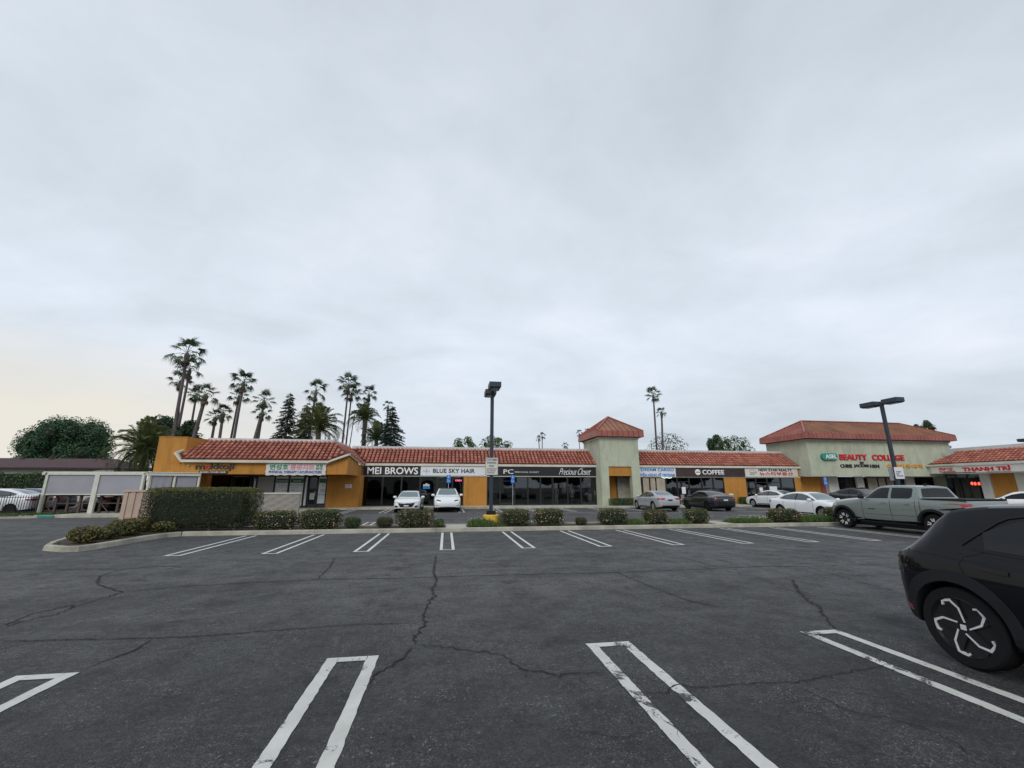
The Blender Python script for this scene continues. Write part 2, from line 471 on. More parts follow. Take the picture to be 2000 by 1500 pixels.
# ------------------------------------------------------------------ building blocks
class MB:
    """collects simple shapes and links them as ONE mesh object"""
    def __init__(s):
        s.v, s.f, s.mi, s.m = [], [], [], 0

    def add(s, vs, fs):
        o = len(s.v)
        s.v += [tuple(p) for p in vs]
        s.f += [tuple(i + o for i in f) for f in fs]
        s.mi += [s.m] * len(fs)
        return s

    def quad(s, a, b, c, d):
        return s.add([a, b, c, d], [(0, 1, 2, 3)])

    def poly(s, *p):
        return s.add(p, [tuple(range(len(p)))])

    def box(s, x0, x1, y0, y1, z0, z1):
        return s.add([(x0, y0, z0), (x1, y0, z0), (x1, y1, z0), (x0, y1, z0), (x0, y0, z1), (x1, y0, z1), (x1, y1, z1), (x0, y1, z1)],
                     [(0, 3, 2, 1), (4, 5, 6, 7), (0, 1, 5, 4), (1, 2, 6, 5), (2, 3, 7, 6), (3, 0, 4, 7)])

    def bar(s, a, b, w, h=None, upv=(0, 0, 1)):
        a, b = Vector(a), Vector(b)
        h = h or w
        d = (b - a).normalized()
        u = Vector(upv)
        if abs(d.dot(u)) > 0.98:
            u = Vector((0, 1, 0))
        sd = d.cross(u).normalized() * w / 2
        uu = sd.cross(d).normalized() * h / 2
        vs = [p + i * sd + j * uu for p in (a, b) for i, j in ((-1, -1), (1, -1), (1, 1), (-1, 1))]
        return s.add(vs, [(0, 1, 2, 3), (7, 6, 5, 4), (0, 4, 5, 1), (1, 5, 6, 2), (2, 6, 7, 3), (3, 7, 4, 0)])

    def tube(s, pts, rad, n=8, cap=True):
        pts = [Vector(p) for p in pts]
        if isinstance(rad, (int, float)):
            rad = [rad] * len(pts)
        rings = []
        for i, p in enumerate(pts):
            d = (pts[min(i + 1, len(pts) - 1)] - pts[max(i - 1, 0)]).normalized()
            u = Vector((0, 0, 1)) if abs(d.z) < 0.9 else Vector((1, 0, 0))
            a = d.cross(u).normalized()
            b = d.cross(a).normalized()
            rings.append([p + (a * math.cos(6.28318 * k / n) + b * math.sin(6.28318 * k / n)) * rad[i] for k in range(n)])
        vs = [q for r in rings for q in r]
        fs = []
        for i in range(len(pts) - 1):
            for k in range(n):
                k2 = (k + 1) % n
                fs.append((i * n + k, i * n + k2, (i + 1) * n + k2, (i + 1) * n + k))
        if cap:
            fs.append(tuple(range(n))[::-1])
            fs.append(tuple((len(pts) - 1) * n + k for k in range(n)))
        return s.add(vs, fs)

    def lathe(s, prof, c=(0, 0, 0), axis='z', n=16):
        """prof: (radius, height) pairs round an axis"""
        vs, fs = [], []
        for r, h in prof:
            for k in range(n):
                a = 6.2831853 * k / n
                p = (r * math.cos(a), r * math.sin(a), h)
                if axis == 'y':
                    p = (p[0], p[2], p[1])
                vs.append((p[0] + c[0], p[1] + c[1], p[2] + c[2]))
        for i in range(len(prof) - 1):
            for k in range(n):
                k2 = (k + 1) % n
                fs.append((i * n + k, i * n + k2, (i + 1) * n + k2, (i + 1) * n + k))
        fs.append(tuple(range(n))[::-1])
        fs.append(tuple((len(prof) - 1) * n + k for k in range(n)))
        return s.add(vs, fs)

    def prism(s, pts, y0, y1):
        """(x, z) outline pushed from y0 to y1"""
        n = len(pts)
        vs = [(x, y0, z) for x, z in pts] + [(x, y1, z) for x, z in pts]
        fs = [tuple(range(n)), tuple(range(2 * n - 1, n - 1, -1))] + [(i, i + n, (i + 1) % n + n, (i + 1) % n) for i in range(n)]
        return s.add(vs, fs)

    def slab(s, pts, z0, z1):
        """(x, y) outline pushed up from z0 to z1"""
        n = len(pts)
        vs = [(x, y, z0) for x, y in pts] + [(x, y, z1) for x, y in pts]
        fs = [tuple(range(n))[::-1], tuple(range(n, 2 * n))] + [(i, (i + 1) % n, (i + 1) % n + n, i + n) for i in range(n)]
        return s.add(vs, fs)

    def mesh(s, name, mats, off=(0, 0, 0), smooth=False):
        me = bpy.data.meshes.new(name)
        me.from_pydata([(x - off[0], y - off[1], z - off[2]) for x, y, z in s.v], [], s.f)
        for m in (mats if isinstance(mats, (list, tuple)) else [mats]):
            me.materials.append(MAT[m] if isinstance(m, str) else m)
        if any(s.mi):
            me.polygons.foreach_set('material_index', s.mi)
        if smooth:
            me.polygons.foreach_set('use_smooth', [True] * len(me.polygons))
        me.update()
        return me

    def build(s, name, mats, parent=None, smooth=False, kind=None, label=None):
        """vertices are in world places; the object hangs under parent, whose root sits at root_loc"""
        off = (0, 0, 0)
        if parent is not None:
            r = parent
            while r.parent:
                r = r.parent
            off = r.location if not r.get('_local') else (0, 0, 0)
        o = bpy.data.objects.new(name, s.mesh(name, mats, off, smooth))
        COL.objects.link(o)
        if parent is not None:
            o.parent = parent
        if kind:
            o['kind'] = kind
        if label:
            o['label'] = label
        return o


def tag(o, label, cat, group=None, kind=None):
    o['label'] = label
    o['category'] = cat
    if group:
        o['group'] = group
    if kind:
        o['kind'] = kind
    return o


def thing(name, label, cat, loc=(0, 0, 0), rz=0.0, group=None, local=False):
    o = bpy.data.objects.new(name, None)
    o.empty_display_size = 0.3
    COL.objects.link(o)
    o.location = loc
    o.rotation_euler = (0, 0, rz)
    if local:
        o['_local'] = 1
    return tag(o, label, cat, group)


def copy_tree(o, parent=None):
    c = o.copy()
    COL.objects.link(c)
    c.parent = parent
    for ch in list(o.children):
        copy_tree(ch, c)
    return c


def text(body, x0, x1, z0, z1, Y, mat, parent, name='lettering', bold=0.0, shear=0.0, depth=0.03, face='front', space=1.0, X=0.0):
    """lettering fitted to a box on an upright face; face 'front' looks to -Y, 'west' looks to -X (x0,x1 are then Y values)"""
    c = bpy.data.curves.new('t', 'FONT')
    c.body = body
    c.extrude = 0.02
    c.offset = bold
    c.shear = shear
    c.resolution_u = 3
    c.space_character = space
    c.align_x = 'LEFT'
    o = bpy.data.objects.new('t', c)
    COL.objects.link(o)
    bpy.context.view_layer.update()
    me = bpy.data.meshes.new_from_object(o.evaluated_get(bpy.context.evaluated_depsgraph_get()))
    bpy.data.objects.remove(o)
    bpy.data.curves.remove(c)
    xs = [v.co.x for v in me.vertices]
    ys = [v.co.y for v in me.vertices]
    ax, bx, ay, by = min(xs), max(xs), min(ys), max(ys)
    r = parent
    while r.parent:
        r = r.parent
    L = Vector((0, 0, 0)) if r.get('_local') else r.location
    for v in me.vertices:
        u = x0 + (v.co.x - ax) / (bx - ax) * (x1 - x0)
        w = z0 + (v.co.y - ay) / (by - ay) * (z1 - z0)
        d = -depth if v.co.z > 0 else 0.002
        v.co = (Vector((u, Y + d, w)) if face == 'front' else Vector((X + d, u, w))) - L
    me.materials.clear()
    me.materials.append(MAT[mat])
    me.polygons.foreach_set('material_index', [0] * len(me.polygons))
    me.name = name
    if ' ' in body and '\n' not in body:           # one part per word
        ax_ = 0 if face == 'front' else 1
        gap = abs(z1 - z0) * .2 * space
        iv = sorted([min(me.vertices[v].co[ax_] for v in p.vertices), max(me.vertices[v].co[ax_] for v in p.vertices)] for p in me.polygons)
        runs = [list(iv[0])]
        for a, b in iv[1:]:
            if a > runs[-1][1] + gap:
                runs.append([a, b])
            else:
                runs[-1][1] = max(runs[-1][1], b)
        if len(runs) > 1:
            out = None
            for a, b in runs:
                keep = [p for p in me.polygons if a - 1e-4 <= p.center[ax_] <= b + 1e-4]
                ids = {}
                fs = []
                for p in keep:
                    fs.append([ids.setdefault(v, len(ids)) for v in p.vertices])
                m2 = bpy.data.meshes.new('word')
                m2.from_pydata([tuple(me.vertices[v].co) for v in ids], [], fs)
                m2.materials.append(MAT[mat])
                out = bpy.data.objects.new('word', m2)
                COL.objects.link(out)
                out.parent = parent
            return out
    ob = bpy.data.objects.new(name, me)
    COL.objects.link(ob)
    ob.parent = parent
    return ob
# ------------------------------------------------------------------ ground
g = MB()
nx = 24
xs_ = [-600, -200, -80] + [-40 + 10 * i for i in range(12)] + [120, 250, 600]
ys_ = [-400, -100, -30] + [-10 + 8 * i for i in range(10)] + [100, 250, 700]
for i in range(len(xs_) - 1):
    for j in range(len(ys_) - 1):
        g.quad((xs_[i], ys_[j], 0), (xs_[i + 1], ys_[j], 0), (xs_[i + 1], ys_[j + 1], 0), (xs_[i], ys_[j + 1], 0))
gnd = g.build('ground', 'asphalt')
gnd['kind'] = 'structure'


def strip(mb, a, b, w, z=0.004):
    a, b = Vector(a), Vector(b)
    n = Vector((-(b - a).y, (b - a).x)).normalized() * w / 2
    k = max(1, int((b - a).length / 0.6))
    for i in range(k):
        p, q = a + (b - a) * i / k, a + (b - a) * (i + 1) / k
        mb.quad((p.x - n.x, p.y - n.y, z), (q.x - n.x, q.y - n.y, z), (q.x + n.x, q.y + n.y, z), (p.x + n.x, p.y + n.y, z))


def ragged(mb, x0, x1, y0, y1, z, amp=0.006, step=0.07):
    """a painted rectangle whose long edges are slightly uneven"""
    k = max(2, int((y1 - y0) / step))
    prev = None
    for i in range(k + 1):
        y = y0 + (y1 - y0) * i / k
        p = ((x0 + random.uniform(-amp, amp), y, z), (x1 + random.uniform(-amp, amp), y, z))
        if prev:
            mb.quad(prev[0], prev[1], p[1], p[0])
        prev = p


def hairpin(name, x, y0, y1, gap, w, close, mat, x_shift=0.0, label=None):
    """double stall line: two long legs from y0 to y1, closed by a short bar at y=close"""
    m = MB()
    n = 8
    for s in (-1, 1):
        ragged(m, x + s * gap / 2 - w / 2, x + s * gap / 2 + w / 2, y0, y1, 0.005, 0.005 if y1 < 8 else 0.003)
    cy0, cy1 = (close - w, close) if close > (y0 + y1) / 2 else (close, close + w)
    m2 = m
    m2.quad((x - gap / 2 + w / 2 + .002, cy0, 0.005), (x + gap / 2 - w / 2 - .002, cy0, 0.005), (x + gap / 2 - w / 2 - .002, cy1, 0.005), (x - gap / 2 + w / 2 + .002, cy1, 0.005))
    o = m.build(name, mat)
    o['kind'] = 'structure'
    if label:
        o['label'] = label
    return o


for k, x in enumerate((-6.5, -3.70, -0.90, 1.90, 4.65, 7.45)):
    hairpin('stall_marking', x, 0.2, 5.2, 0.405, 0.115, 5.2, 'line')
for k in range(13):
    x = -6.95 + 2.35 * k
    hairpin('stall_marking', x, 12.85, 17.5, 0.34, 0.085, 12.85, 'line_far')
# faint dashes between the far stalls
for x, y in ((-5.3, 13.1), (4.0, 13.35), (8.4, 13.5), (10.6, 13.4), (13.2, 13.6)):
    m = MB()
    ragged(m, x, x + 0.9, y, y + 0.05, 0.004)
    o = m.build('faint_dash_marking', worn_paint('lane_paint_ghost', (0.30, 0.30, 0.29), 0.50) if 'ghost' not in MAT else MAT['ghost'])
    o['kind'] = 'structure'
# second lot, in front of the shops
for k in range(16):
    x = -6.9 + 2.68 * k
    hairpin('stall_marking', x, 30.6, 35.0, 0.36, 0.09, 30.6, 'line_far')
m = MB()
strip(m, (8.2, 29.6), (10.2, 28.6), 0.10)
strip(m, (10.2, 28.6), (23.5, 28.4), 0.10)
o = m.build('lane_marking', 'line_far'); o['kind'] = 'structure'
for x in (-5.5, -3.6, 4.6, 17.0):
    hairpin('stall_marking', x, 20.0, 23.0, 0.34, 0.09, 23.0, 'line_far')
for a, b, z in (((-30, 23.5), (-20.5, 24.0), .1), ((-26, 20.6), (-19.5, 21.2), .1), ((18.0, 25.0), (19.6, 25.0), .1)):
    m = MB()
    strip(m, a, b, z)
    o = m.build('lane_marking', 'line_far'); o['kind'] = 'structure'

# cracks: thin dark openings along lines measured off the photograph
CR = [
    ([(852, 1085), (849, 1103), (846, 1118), (853, 1136), (845, 1148), (849, 1165), (836, 1180), (828, 1200), (828, 1222), (812, 1245), (806, 1262)], .028, .30),
    ([(806, 1262), (790, 1283), (765, 1302), (733, 1318), (720, 1345)], .040, .15),
    ([(765, 1302), (800, 1307)], .02, .2),
    ([(812, 1260), (850, 1263), (905, 1270), (960, 1276), (985, 1280), (1000, 1298), (1030, 1312), (1055, 1310), (1090, 1322), (1125, 1315), (1160, 1314), (1193, 1317)], .026, .2),
    ([(985, 1280), (1018, 1273)], .018, .2), ([(1120, 1318), (1155, 1342)], .018, .2), ([(1030, 1312), (1018, 1330)], .016, .2),
    ([(0, 1252), (60, 1252), (150, 1250), (300, 1247), (420, 1241), (560, 1230), (700, 1220), (812, 1218)], .013, .12),
    ([(300, 1247), (260, 1272), (200, 1292), (160, 1312)], .020, .1),
    ([(0, 1230), (30, 1218), (110, 1200), (143, 1186), (140, 1182), (60, 1200), (28, 1214), (0, 1226)], .022, .2),
    ([(143, 1186), (185, 1173), (240, 1157), (222, 1152), (200, 1146), (190, 1140), (196, 1125), (240, 1112), (310, 1106), (366, 1108)], .024, .2),
    ([(240, 1157), (350, 1146), (460, 1140), (620, 1132), (760, 1130), (850, 1127), (1000, 1123), (1205, 1118), (1350, 1113), (1410, 1110)], .016, .04),
    ([(0, 1115), (90, 1112), (240, 1112)], .014, .05),
    ([(653, 1090), (645, 1107), (620, 1132)], .020, .2),
    ([(1205, 1118), (1250, 1137), (1300, 1157), (1340, 1172), (1400, 1186)], .018, .1),
    ([(1410, 1110), (1500, 1106), (1575, 1107), (1640, 1125), (1700, 1143), (1762, 1157)], .018, .08),
    ([(1575, 1107), (1680, 1104), (1765, 1102)], .012, .05), ([(1255, 1068), (1300, 1080), (1360, 1096), (1408, 1111)], .014, .08),
    ([(1360, 1083), (1400, 1092), (1448, 1108)], .014, .08), ([(1605, 1084), (1650, 1095), (1690, 1104)], .012, .05),
    ([(1547, 1132), (1556, 1150), (1570, 1165), (1582, 1175), (1598, 1185), (1606, 1200), (1620, 1217), (1640, 1236)], .028, .28),
    ([(1606, 1212), (1595, 1212)], .02, .2),
    ([(1258, 1355), (1300, 1355), (1323, 1338), (1345, 1342), (1400, 1341), (1480, 1335), (1550, 1334), (1600, 1325), (1640, 1317), (1690, 1308), (1740, 1298)], .020, .12),
    ([(1555, 1337), (1600, 1362), (1640, 1382), (1680, 1395), (1740, 1405), (1800, 1420), (1860, 1450), (1920, 1490)], .016, .12),
    ([(1290, 1400), (1315, 1420), (1332, 1430), (1328, 1445)], .014, .25),
    ([(600, 1405), (632, 1400), (655, 1392)], .010, .12), ([(848, 1458), (900, 1445), (920, 1436)], .012, .15), ([(965, 1446), (1000, 1443)], .012, .1),
    ([(1010, 1420), (1060, 1418)], .012, .1), ([(1090, 1447), (1150, 1434), (1210, 1440), (1270, 1428)], .010, .2), ([(890, 1500), (897, 1485)], .012, .1),
]
for pts, w, jit in CR:
    P = [Vector(ground(*p)) for p in pts]
    fine = []
    for a, b in zip(P, P[1:]):
        L = (b - a).length
        k = max(1, int(L / 0.045))
        nrm = Vector((-(b - a).y, (b - a).x)).normalized()
        for i in range(k):
            t_ = i / k
            env = math.sin(math.pi * t_)
            fine.append(a.lerp(b, t_) + nrm * random.gauss(0, jit * 0.06) + nrm * env * random.uniform(-.02, .02))
    fine.append(P[-1])
    m = MB()
    prev = None
    for i, p in enumerate(fine):
        d = (fine[min(i + 1, len(fine) - 1)] - fine[max(i - 1, 0)])
        if d.length < 1e-6:
            continue
        n = Vector((-d.y, d.x)).normalized()
        e = min(1, i / 4, (len(fine) - 1 - i) / 4)
        dn = d.normalized()
        ww = max(0.15, e) * w * random.uniform(0.3, 0.8) * (0.55 + (0.5 * abs(dn.x) + 0.2 if p.y > 5.5 else 0))
        q = ((p.x - n.x * ww, p.y - n.y * ww, 0.0085), (p.x + n.x * ww, p.y + n.y * ww, 0.0085))
        if prev:
            m.quad(prev[0], prev[1], q[1], q[0])
        prev = q
    m.build('crack', 'crack', gnd)


# ------------------------------------------------------------------ planted island with its kerb
def kerb_run(pts, w, z1, name, parent=None, seg=3.0):
    """kerb laid in separate pieces along a line, the piece widened to the left of travel"""
    P = [Vector(p) for p in pts]
    out = []
    L = [0]
    for a, b in zip(P, P[1:]):
        L.append(L[-1] + (b - a).length)

    def sample(s):
        for i in range(len(P) - 1):
            if s <= L[i + 1] + 1e-6:
                return P[i].lerp(P[i + 1], (s - L[i]) / (L[i + 1] - L[i]))
        return P[-1]

    def off(s):
        d = (sample(min(s + .05, L[-1])) - sample(max(s - .05, 0)))
        return Vector((-d.y, d.x)).normalized()
    s = 0
    while s < L[-1] - 0.05:
        e = min(L[-1], s + seg)
        knots = [s + .006] + [l for l in L if s + .01 < l < e - .01] + [e - .006]
        m = MB()
        pr = None
        for q in knots:
            p, n = sample(q), off(q)
            a = p + n * 0.02
            b = p + n * w
            prof = [(p.x, p.y, -.02), (a.x, a.y, z1 - .025), (a.x + n.x * .02, a.y + n.y * .02, z1), (b.x, b.y, z1), (b.x, b.y, -.02)]
            if pr:
                for i in range(5):
                    j = (i + 1) % 5
                    m.quad(pr[i], prof[i], prof[j], pr[j])
            else:
                m.poly(*prof[::-1])
            pr = prof
        m.poly(*pr)
        o = m.build('kerb_stone', 'concrete', parent)
        out.append(o)
        s = e
    return out


isl = bpy.data.objects.new('kerb', None)
COL.objects.link(isl)
isl['kind'] = 'structure'
tip = [(-10.62, 14.16), (-10.30, 13.98), (-9.95, 14.05), (-9.82, 14.4), (-9.78, 15.2), (-9.78, 16.6), (-9.66, 17.4), (-9.4, 17.75)]
front = [(-9.4, 17.75), (48, 17.95)]
kerb_run(tip, 0.16, 0.15, 'kerb_stone', isl, 1.6)
kerb_run(front, 0.16, 0.15, 'kerb_stone', isl, 4.55)
kerb_run([(48, 19.75), (-12.9, 19.75)], 0.16, 0.15, 'kerb_stone', isl, 4.55)
kerb_run([(-13.3, 19.6), (-12.6, 17.4), (-11.6, 15.2), (-11.1, 14.4), (-10.62, 14.16)], 0.16, 0.15, 'kerb_stone', isl, 1.6)
m = MB()
m.slab([(-10.55, 14.3), (-10.1, 14.2), (-9.97, 14.6), (-9.94, 16.6), (-9.8, 17.5), (-9.3, 17.93), (47.9, 18.13), (47.9, 19.57), (-13.0, 19.57), (-12.4, 17.5), (-11.4, 15.3)], -0.02, 0.105)
o = m.build('planting_soil', 'soil', None)
o['kind'] = 'structure'
# concrete strip where the island is paved
for x0, x1 in ((0.05, 0.9), (12.1, 12.9)):
    m = MB().box(x0, x1, 18.2, 19.56, 0.05, 0.13)
    o = m.build('paving', 'walk'); o['kind'] = 'structure'

# walk in front of the shops
m = MB()
m.box(-9.2, 47.4, 35.5, 38.35, -0.02, 0.14)
o = m.build('sidewalk', 'walk'); o['kind'] = 'structure'
m = MB().box(-13.5, -9.21, 31.6, 36.6, -0.02, 0.14)
m.box(-20, -13.51, 32.6, 36.6, -0.02, 0.14)
o = m.build('sidewalk', 'walk'); o['kind'] = 'structure'
sk = bpy.data.objects.new('kerb', None); COL.objects.link(sk); sk['kind'] = 'structure'
kerb_run([(-9.2, 35.3), (47.4, 35.3)], 0.19, 0.145, 'kerb_stone', sk, 6.0)
m = MB().box(1.3, 3.4, 35.52, 36.5, 0.13, 0.146)
o = m.build('tactile_paving', 'yellowpad'); o['kind'] = 'structure'
m = MB().box(45.2, 52, 14, 35.2, -0.02, 0.14)
o = m.build('sidewalk', 'walk'); o['kind'] = 'structure'

# verge and kerb on the far left
m = MB().box(-60, -23.2, 29.2, 38, -0.02, 0.16)
o = m.build('verge_soil', 'soil'); o['kind'] = 'structure'
lk = bpy.data.objects.new('kerb', None); COL.objects.link(lk); lk['kind'] = 'structure'
kerb_run([(-45, 27.6), (-25.8, 28.3), (-22.9, 28.9), (-18.2, 28.9)], 0.2, 0.16, 'kerb_stone', lk, 4.0)
m = MB()
m.slab([(-22.8, 29.12), (-18.0, 29.12), (-18.0, 36.5), (-22.8, 36.5)], -0.02, 0.13)
o = m.build('paving', 'walk'); o['kind'] = 'structure'
m = MB()
rg = random.Random(3)
for i in range(5200):
    x = rg.uniform(-38, -22.9)
    y = 28.0 + 0.9 * min(1, max(0, (x + 26) / 3)) + rg.random() ** 1.3 * 1.9
    h = rg.uniform(.04, .13)
    a = rg.uniform(0, 3.14)
    dx, dy = math.cos(a) * .03, math.sin(a) * .03
    m.poly((x - dx, y - dy, .14), (x + dx, y + dy, .14), (x + rg.uniform(-.04, .04), y + rg.uniform(-.04, .04), .16 + h))
m.m = 0
o = m.build('grass', 'grass'); o['kind'] = 'stuff'; o['label'] = 'short green lawn strip behind the kerb by the iron fence'
MAT_blue = MB().bar((-22.9, 28.86, .09), (-22.1, 28.86, .09), .03, .12)
o = MAT_blue.build('kerb_paint', 'teal'); o['kind'] = 'structure'
# ------------------------------------------------------------------ roofs of half round clay tiles
def tiles(parent, O, U, V, nrow, bounds, pitch=0.33, root=None, name='roof_tiles', flipskip=None):
    """O eave corner, U unit vector along the eave, V vector from eave to top; bounds(v) -> (u0, u1) in metres along U"""
    O, U, V = Vector(O), Vector(U), Vector(V)
    Nn = U.cross(V).normalized()
    if Nn.z < 0:
        Nn = -Nn
    m = MB()
    K = 6
    rr = random.Random(5)
    for r in range(nrow):
        v0, v1 = r / nrow, (r + 1.22) / nrow
        v1 = min(v1, 1.02)
        lo, hi = bounds((r + .5) / nrow)
        n0, n1 = math.ceil(lo / pitch), math.floor(hi / pitch)
        for c in range(n0, n1):
            u = (c + .5) * pitch + rr.uniform(-.008, .008)
            lift = rr.uniform(0, .012)
            vs = []
            for (v, rad, h) in ((v0, pitch * .385, .06 + lift), (v1, pitch * .32, .004)):
                for k in range(K):
                    a = math.pi * k / (K - 1)
                    vs.append(O + U * (u + rad * math.cos(a)) + V * v + Nn * (rad * .85 * math.sin(a) + h))
            fs = [(k, k + 1, K + k + 1, K + k) for k in range(K - 1)]
            fs.append(tuple(range(K)))
            m.add(vs, fs)
    return m.build(name, 'tile', parent, kind='stuff')


def window_row(th, xs, Y, z0, z1, glass='glass', name='window', fw=0.06, door=None, rail=None):
    """shop front: one framed window per bay between the numbers in xs; pane is a sub-part of its frame"""
    for i in range(len(xs) - 1):
        a, b = xs[i] + .004, xs[i + 1] - .004
        m = MB()
        m.box(a, a + fw, Y, Y + .12, z0, z1)
        m.box(b - fw, b, Y, Y + .12, z0, z1)
        m.box(a + fw, b - fw, Y, Y + .12, z1 - fw, z1)
        m.box(a + fw, b - fw, Y, Y + .12, z0, z0 + (fw if not (door and i in door) else .22))
        if rail and i in rail:
            m.box(a + fw, b - fw, Y, Y + .12, rail[i], rail[i] + fw)
        isd = door and i in door
        f = m.build('door' if isd else name, 'frame', th)
        p = MB().box(a + fw + .002, b - fw - .002, Y + .05, Y + .06, z0 + (fw if not isd else .22) + .002, z1 - fw - .002)
        p.build('pane', glass, f)
        if isd:
            MB().box(b - fw - .09, b - fw - .05, Y - .05, Y - .01, 1.0, 1.4).build('handle', 'steel', f)


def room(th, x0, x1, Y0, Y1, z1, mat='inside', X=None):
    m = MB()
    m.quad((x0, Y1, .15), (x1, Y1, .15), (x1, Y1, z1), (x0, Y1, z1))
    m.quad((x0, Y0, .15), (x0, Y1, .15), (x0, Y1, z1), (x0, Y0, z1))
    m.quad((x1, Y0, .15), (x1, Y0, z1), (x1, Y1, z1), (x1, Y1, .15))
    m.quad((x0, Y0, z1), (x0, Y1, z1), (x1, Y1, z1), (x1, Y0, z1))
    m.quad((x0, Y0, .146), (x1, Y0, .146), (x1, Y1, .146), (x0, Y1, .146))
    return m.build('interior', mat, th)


def mansard(th, x0, x1, Ye, ze, Yp, zt, zpar, b0=0, b1=0, nrow=6, clip=None):
    """eave trim, tiled slope and parapet; b0/b1 shift the ends at the top"""
    deck = MB()
    deck.quad((x0, Ye, ze), (x1, Ye, ze), (x1 + b1, Yp, zt), (x0 + b0, Yp, zt))
    rf = deck.build('roof', 'deck', th)
    V = (0, Yp - Ye, zt - ze)
    tiles(rf, (x0, Ye - .04, ze), (1, 0, 0), V, nrow, clip or (lambda v: (b0 * v, x1 - x0 + b1 * v)))
    MB().box(x0, x1, Ye - .06, Ye + .34, ze - .20, ze - .012).build('eave_trim', 'trim', th)
    MB().box(x0 + b0, x1 + b1, Yp + .02, Yp + .32, zt - .35, zpar).build('parapet', 'parapet', th)
    return rf


# ---------------- left wing -------------------------------------------------
lw = thing('shop_building', 'orange stucco end wing with red tile mansard and tall blank wall on its left', 'building', (-13.4, 36, 0))
YF = 32.5
m = MB()
m.box(-17.95, -7.08, YF, YF + .25, 2.58, 3.34)
m.box(-7.33, -7.08, YF + .25, 38.0, 2.58, 3.34)
m.prism([(-8.45, 3.34), (-7.08, 3.34), (-7.08, 3.97)], YF, YF + .25)
vs = [(-7.08, YF + .25, 3.34), (-7.08, 38.0, 3.34), (-7.08, YF + .25, 3.97), (-7.33, YF + .25, 3.34), (-7.33, 38.0, 3.34), (-7.33, YF + .25, 3.97)]
m.add(vs, [(0, 1, 2), (5, 4, 3), (0, 3, 4, 1), (1, 4, 5, 2), (2, 5, 3, 0)])
m.prism([(-18.28, 3.34), (-18.28, 3.97), (-17.95, 3.34)], YF, YF + .25)
m.box(-9.35, -6.85, 36.3, 38.0, 0.14, 2.57)          # pier
m.box(-17.9, -7.1, 32.76, 38.2, 2.60, 2.70)          # soffit slab
m.box(-18.0, -8.6, 38.3, 44, 0, 5.0)
m.build('wall', 'orange', lw)
m = MB()
m.box(-19.8, -18.0, 32.75, 33.1, 0, 5.09)
m.add([(-18.0, 32.75, 0), (-17.3, 34.4, 0), (-17.3, 34.4, 5.12), (-18.0, 32.75, 5.09), (-18.0, 33.1, 0), (-17.3, 34.7, 0), (-17.3, 34.7, 5.12), (-18.0, 33.1, 5.09)],
      [(0, 1, 2, 3), (3, 2, 6, 7), (5, 4, 7, 6), (1, 5, 6, 2), (0, 3, 7, 4)])
m.box(-19.8, -19.5, 33.1, 44, 0, 5.09)
m.build('tall_wall', 'orange', lw, label='tall blank orange wall at the left end')
MB().box(-19.83, -17.98, 32.72, 33.12, 5.092, 5.14).build('wall_cap', 'orange', lw)
# roof: front slope, hipped to the right
ze, zt, zp = 3.55, 5.02, 5.24
YE, YP = 32.2, 34.3


def clipf(v):
    z = ze + (zt - ze) * v
    left = (-18.35 + max(0, v - .3) * 1.2)
    if v < .33:
        left = -17.9 - v / .33 * .4
    right = -8.35 + min(1, v / .33) * 1.15 if v < .33 else -7.2 - (v - .33) / .67 * 1.4
    return (left + 18.4, right + 18.4)


d = MB()
d.poly((-17.9, YE, ze), (-8.35, YE, ze), (-7.12, YE + .7, ze + .49), (-8.6, YP, zt), (-17.5, YP, zt), (-18.3, YE + .7, ze + .49))
rf = d.build('roof', 'deck', lw)
tiles(rf, (-18.4, YE - .04, ze), (1, 0, 0), (0, YP - YE, zt - ze), 7, clipf)
# side slope facing right
d2 = MB()
d2.poly((-6.9, 38.0, ze), (-7.12, YE + .7, ze + .49), (-8.6, YP, zt), (-8.6, 42.0, zt), (-6.9, 42.0, ze))
rf2 = d2.build('roof', 'deck', lw)


def clips(v):
    a = (YE + .7 - 32.0) + (.2 if v > .33 else 0) + max(0, v - .33) / .67 * 1.5 if v > .30 else (38.0 - 32.0) - v / .33 * 4.8
    return (a, 9.5)


tiles(rf2, (-6.9, 32.0, ze), (0, 1, 0), (-1.7, 0, zt - ze), 7, clips)
# little gable at the corner: sloping tiles behind the rakes, ridge cap
d3 = MB()
d3.poly((-8.35, YE, ze + .02), (-7.0, YE, ze + .50), (-7.12, YE + .8, ze + .56))
d3.poly((-7.0, YE, ze + .50), (-6.88, 38.0, ze + .02), (-7.12, YE + .8, ze + .56))
d3.build('gable_roof', 'tile', lw)
m = MB()
m.bar((-8.38, YE + .1, 3.46), (-7.0, YE + .1, 3.99), .26, .13)
m.bar((-6.98, YE + .1, 3.99), (-6.98, 37.9, 3.47), .13, .13)
m.box(-17.9, -8.36, YE - .02, YE + .3, 3.36, 3.53)
m.bar((-17.9, YE + .1, 3.46), (-18.36, YE + .1, 4.0), .26, .13)
m.bar((-18.36, YE + .2, 4.0), (-17.45, YP + .05, zt + .02), .16, .13)
m.build('eave_trim', 'trim', lw)
for k in range(13):                                     # cap tiles down the rake on the right side
    t0 = k / 13
    y = YE + .2 + 5.6 * t0
    m = MB().tube([(-6.96, y, 4.05 - .50 * t0), (-6.96, y + .44, 4.05 - .50 * (t0 + .08))], [.085, .11], 8)
    m.build('ridge_tile', 'tile', lw)
MB().box(-17.5, -8.6, YP + .02, YP + .3, zt - .4, zp).build('parapet', 'parapet', lw)
MB().box(-8.9, -8.6, YP + .31, 40.2, zt - .4, zp).build('parapet', 'parapet', lw)
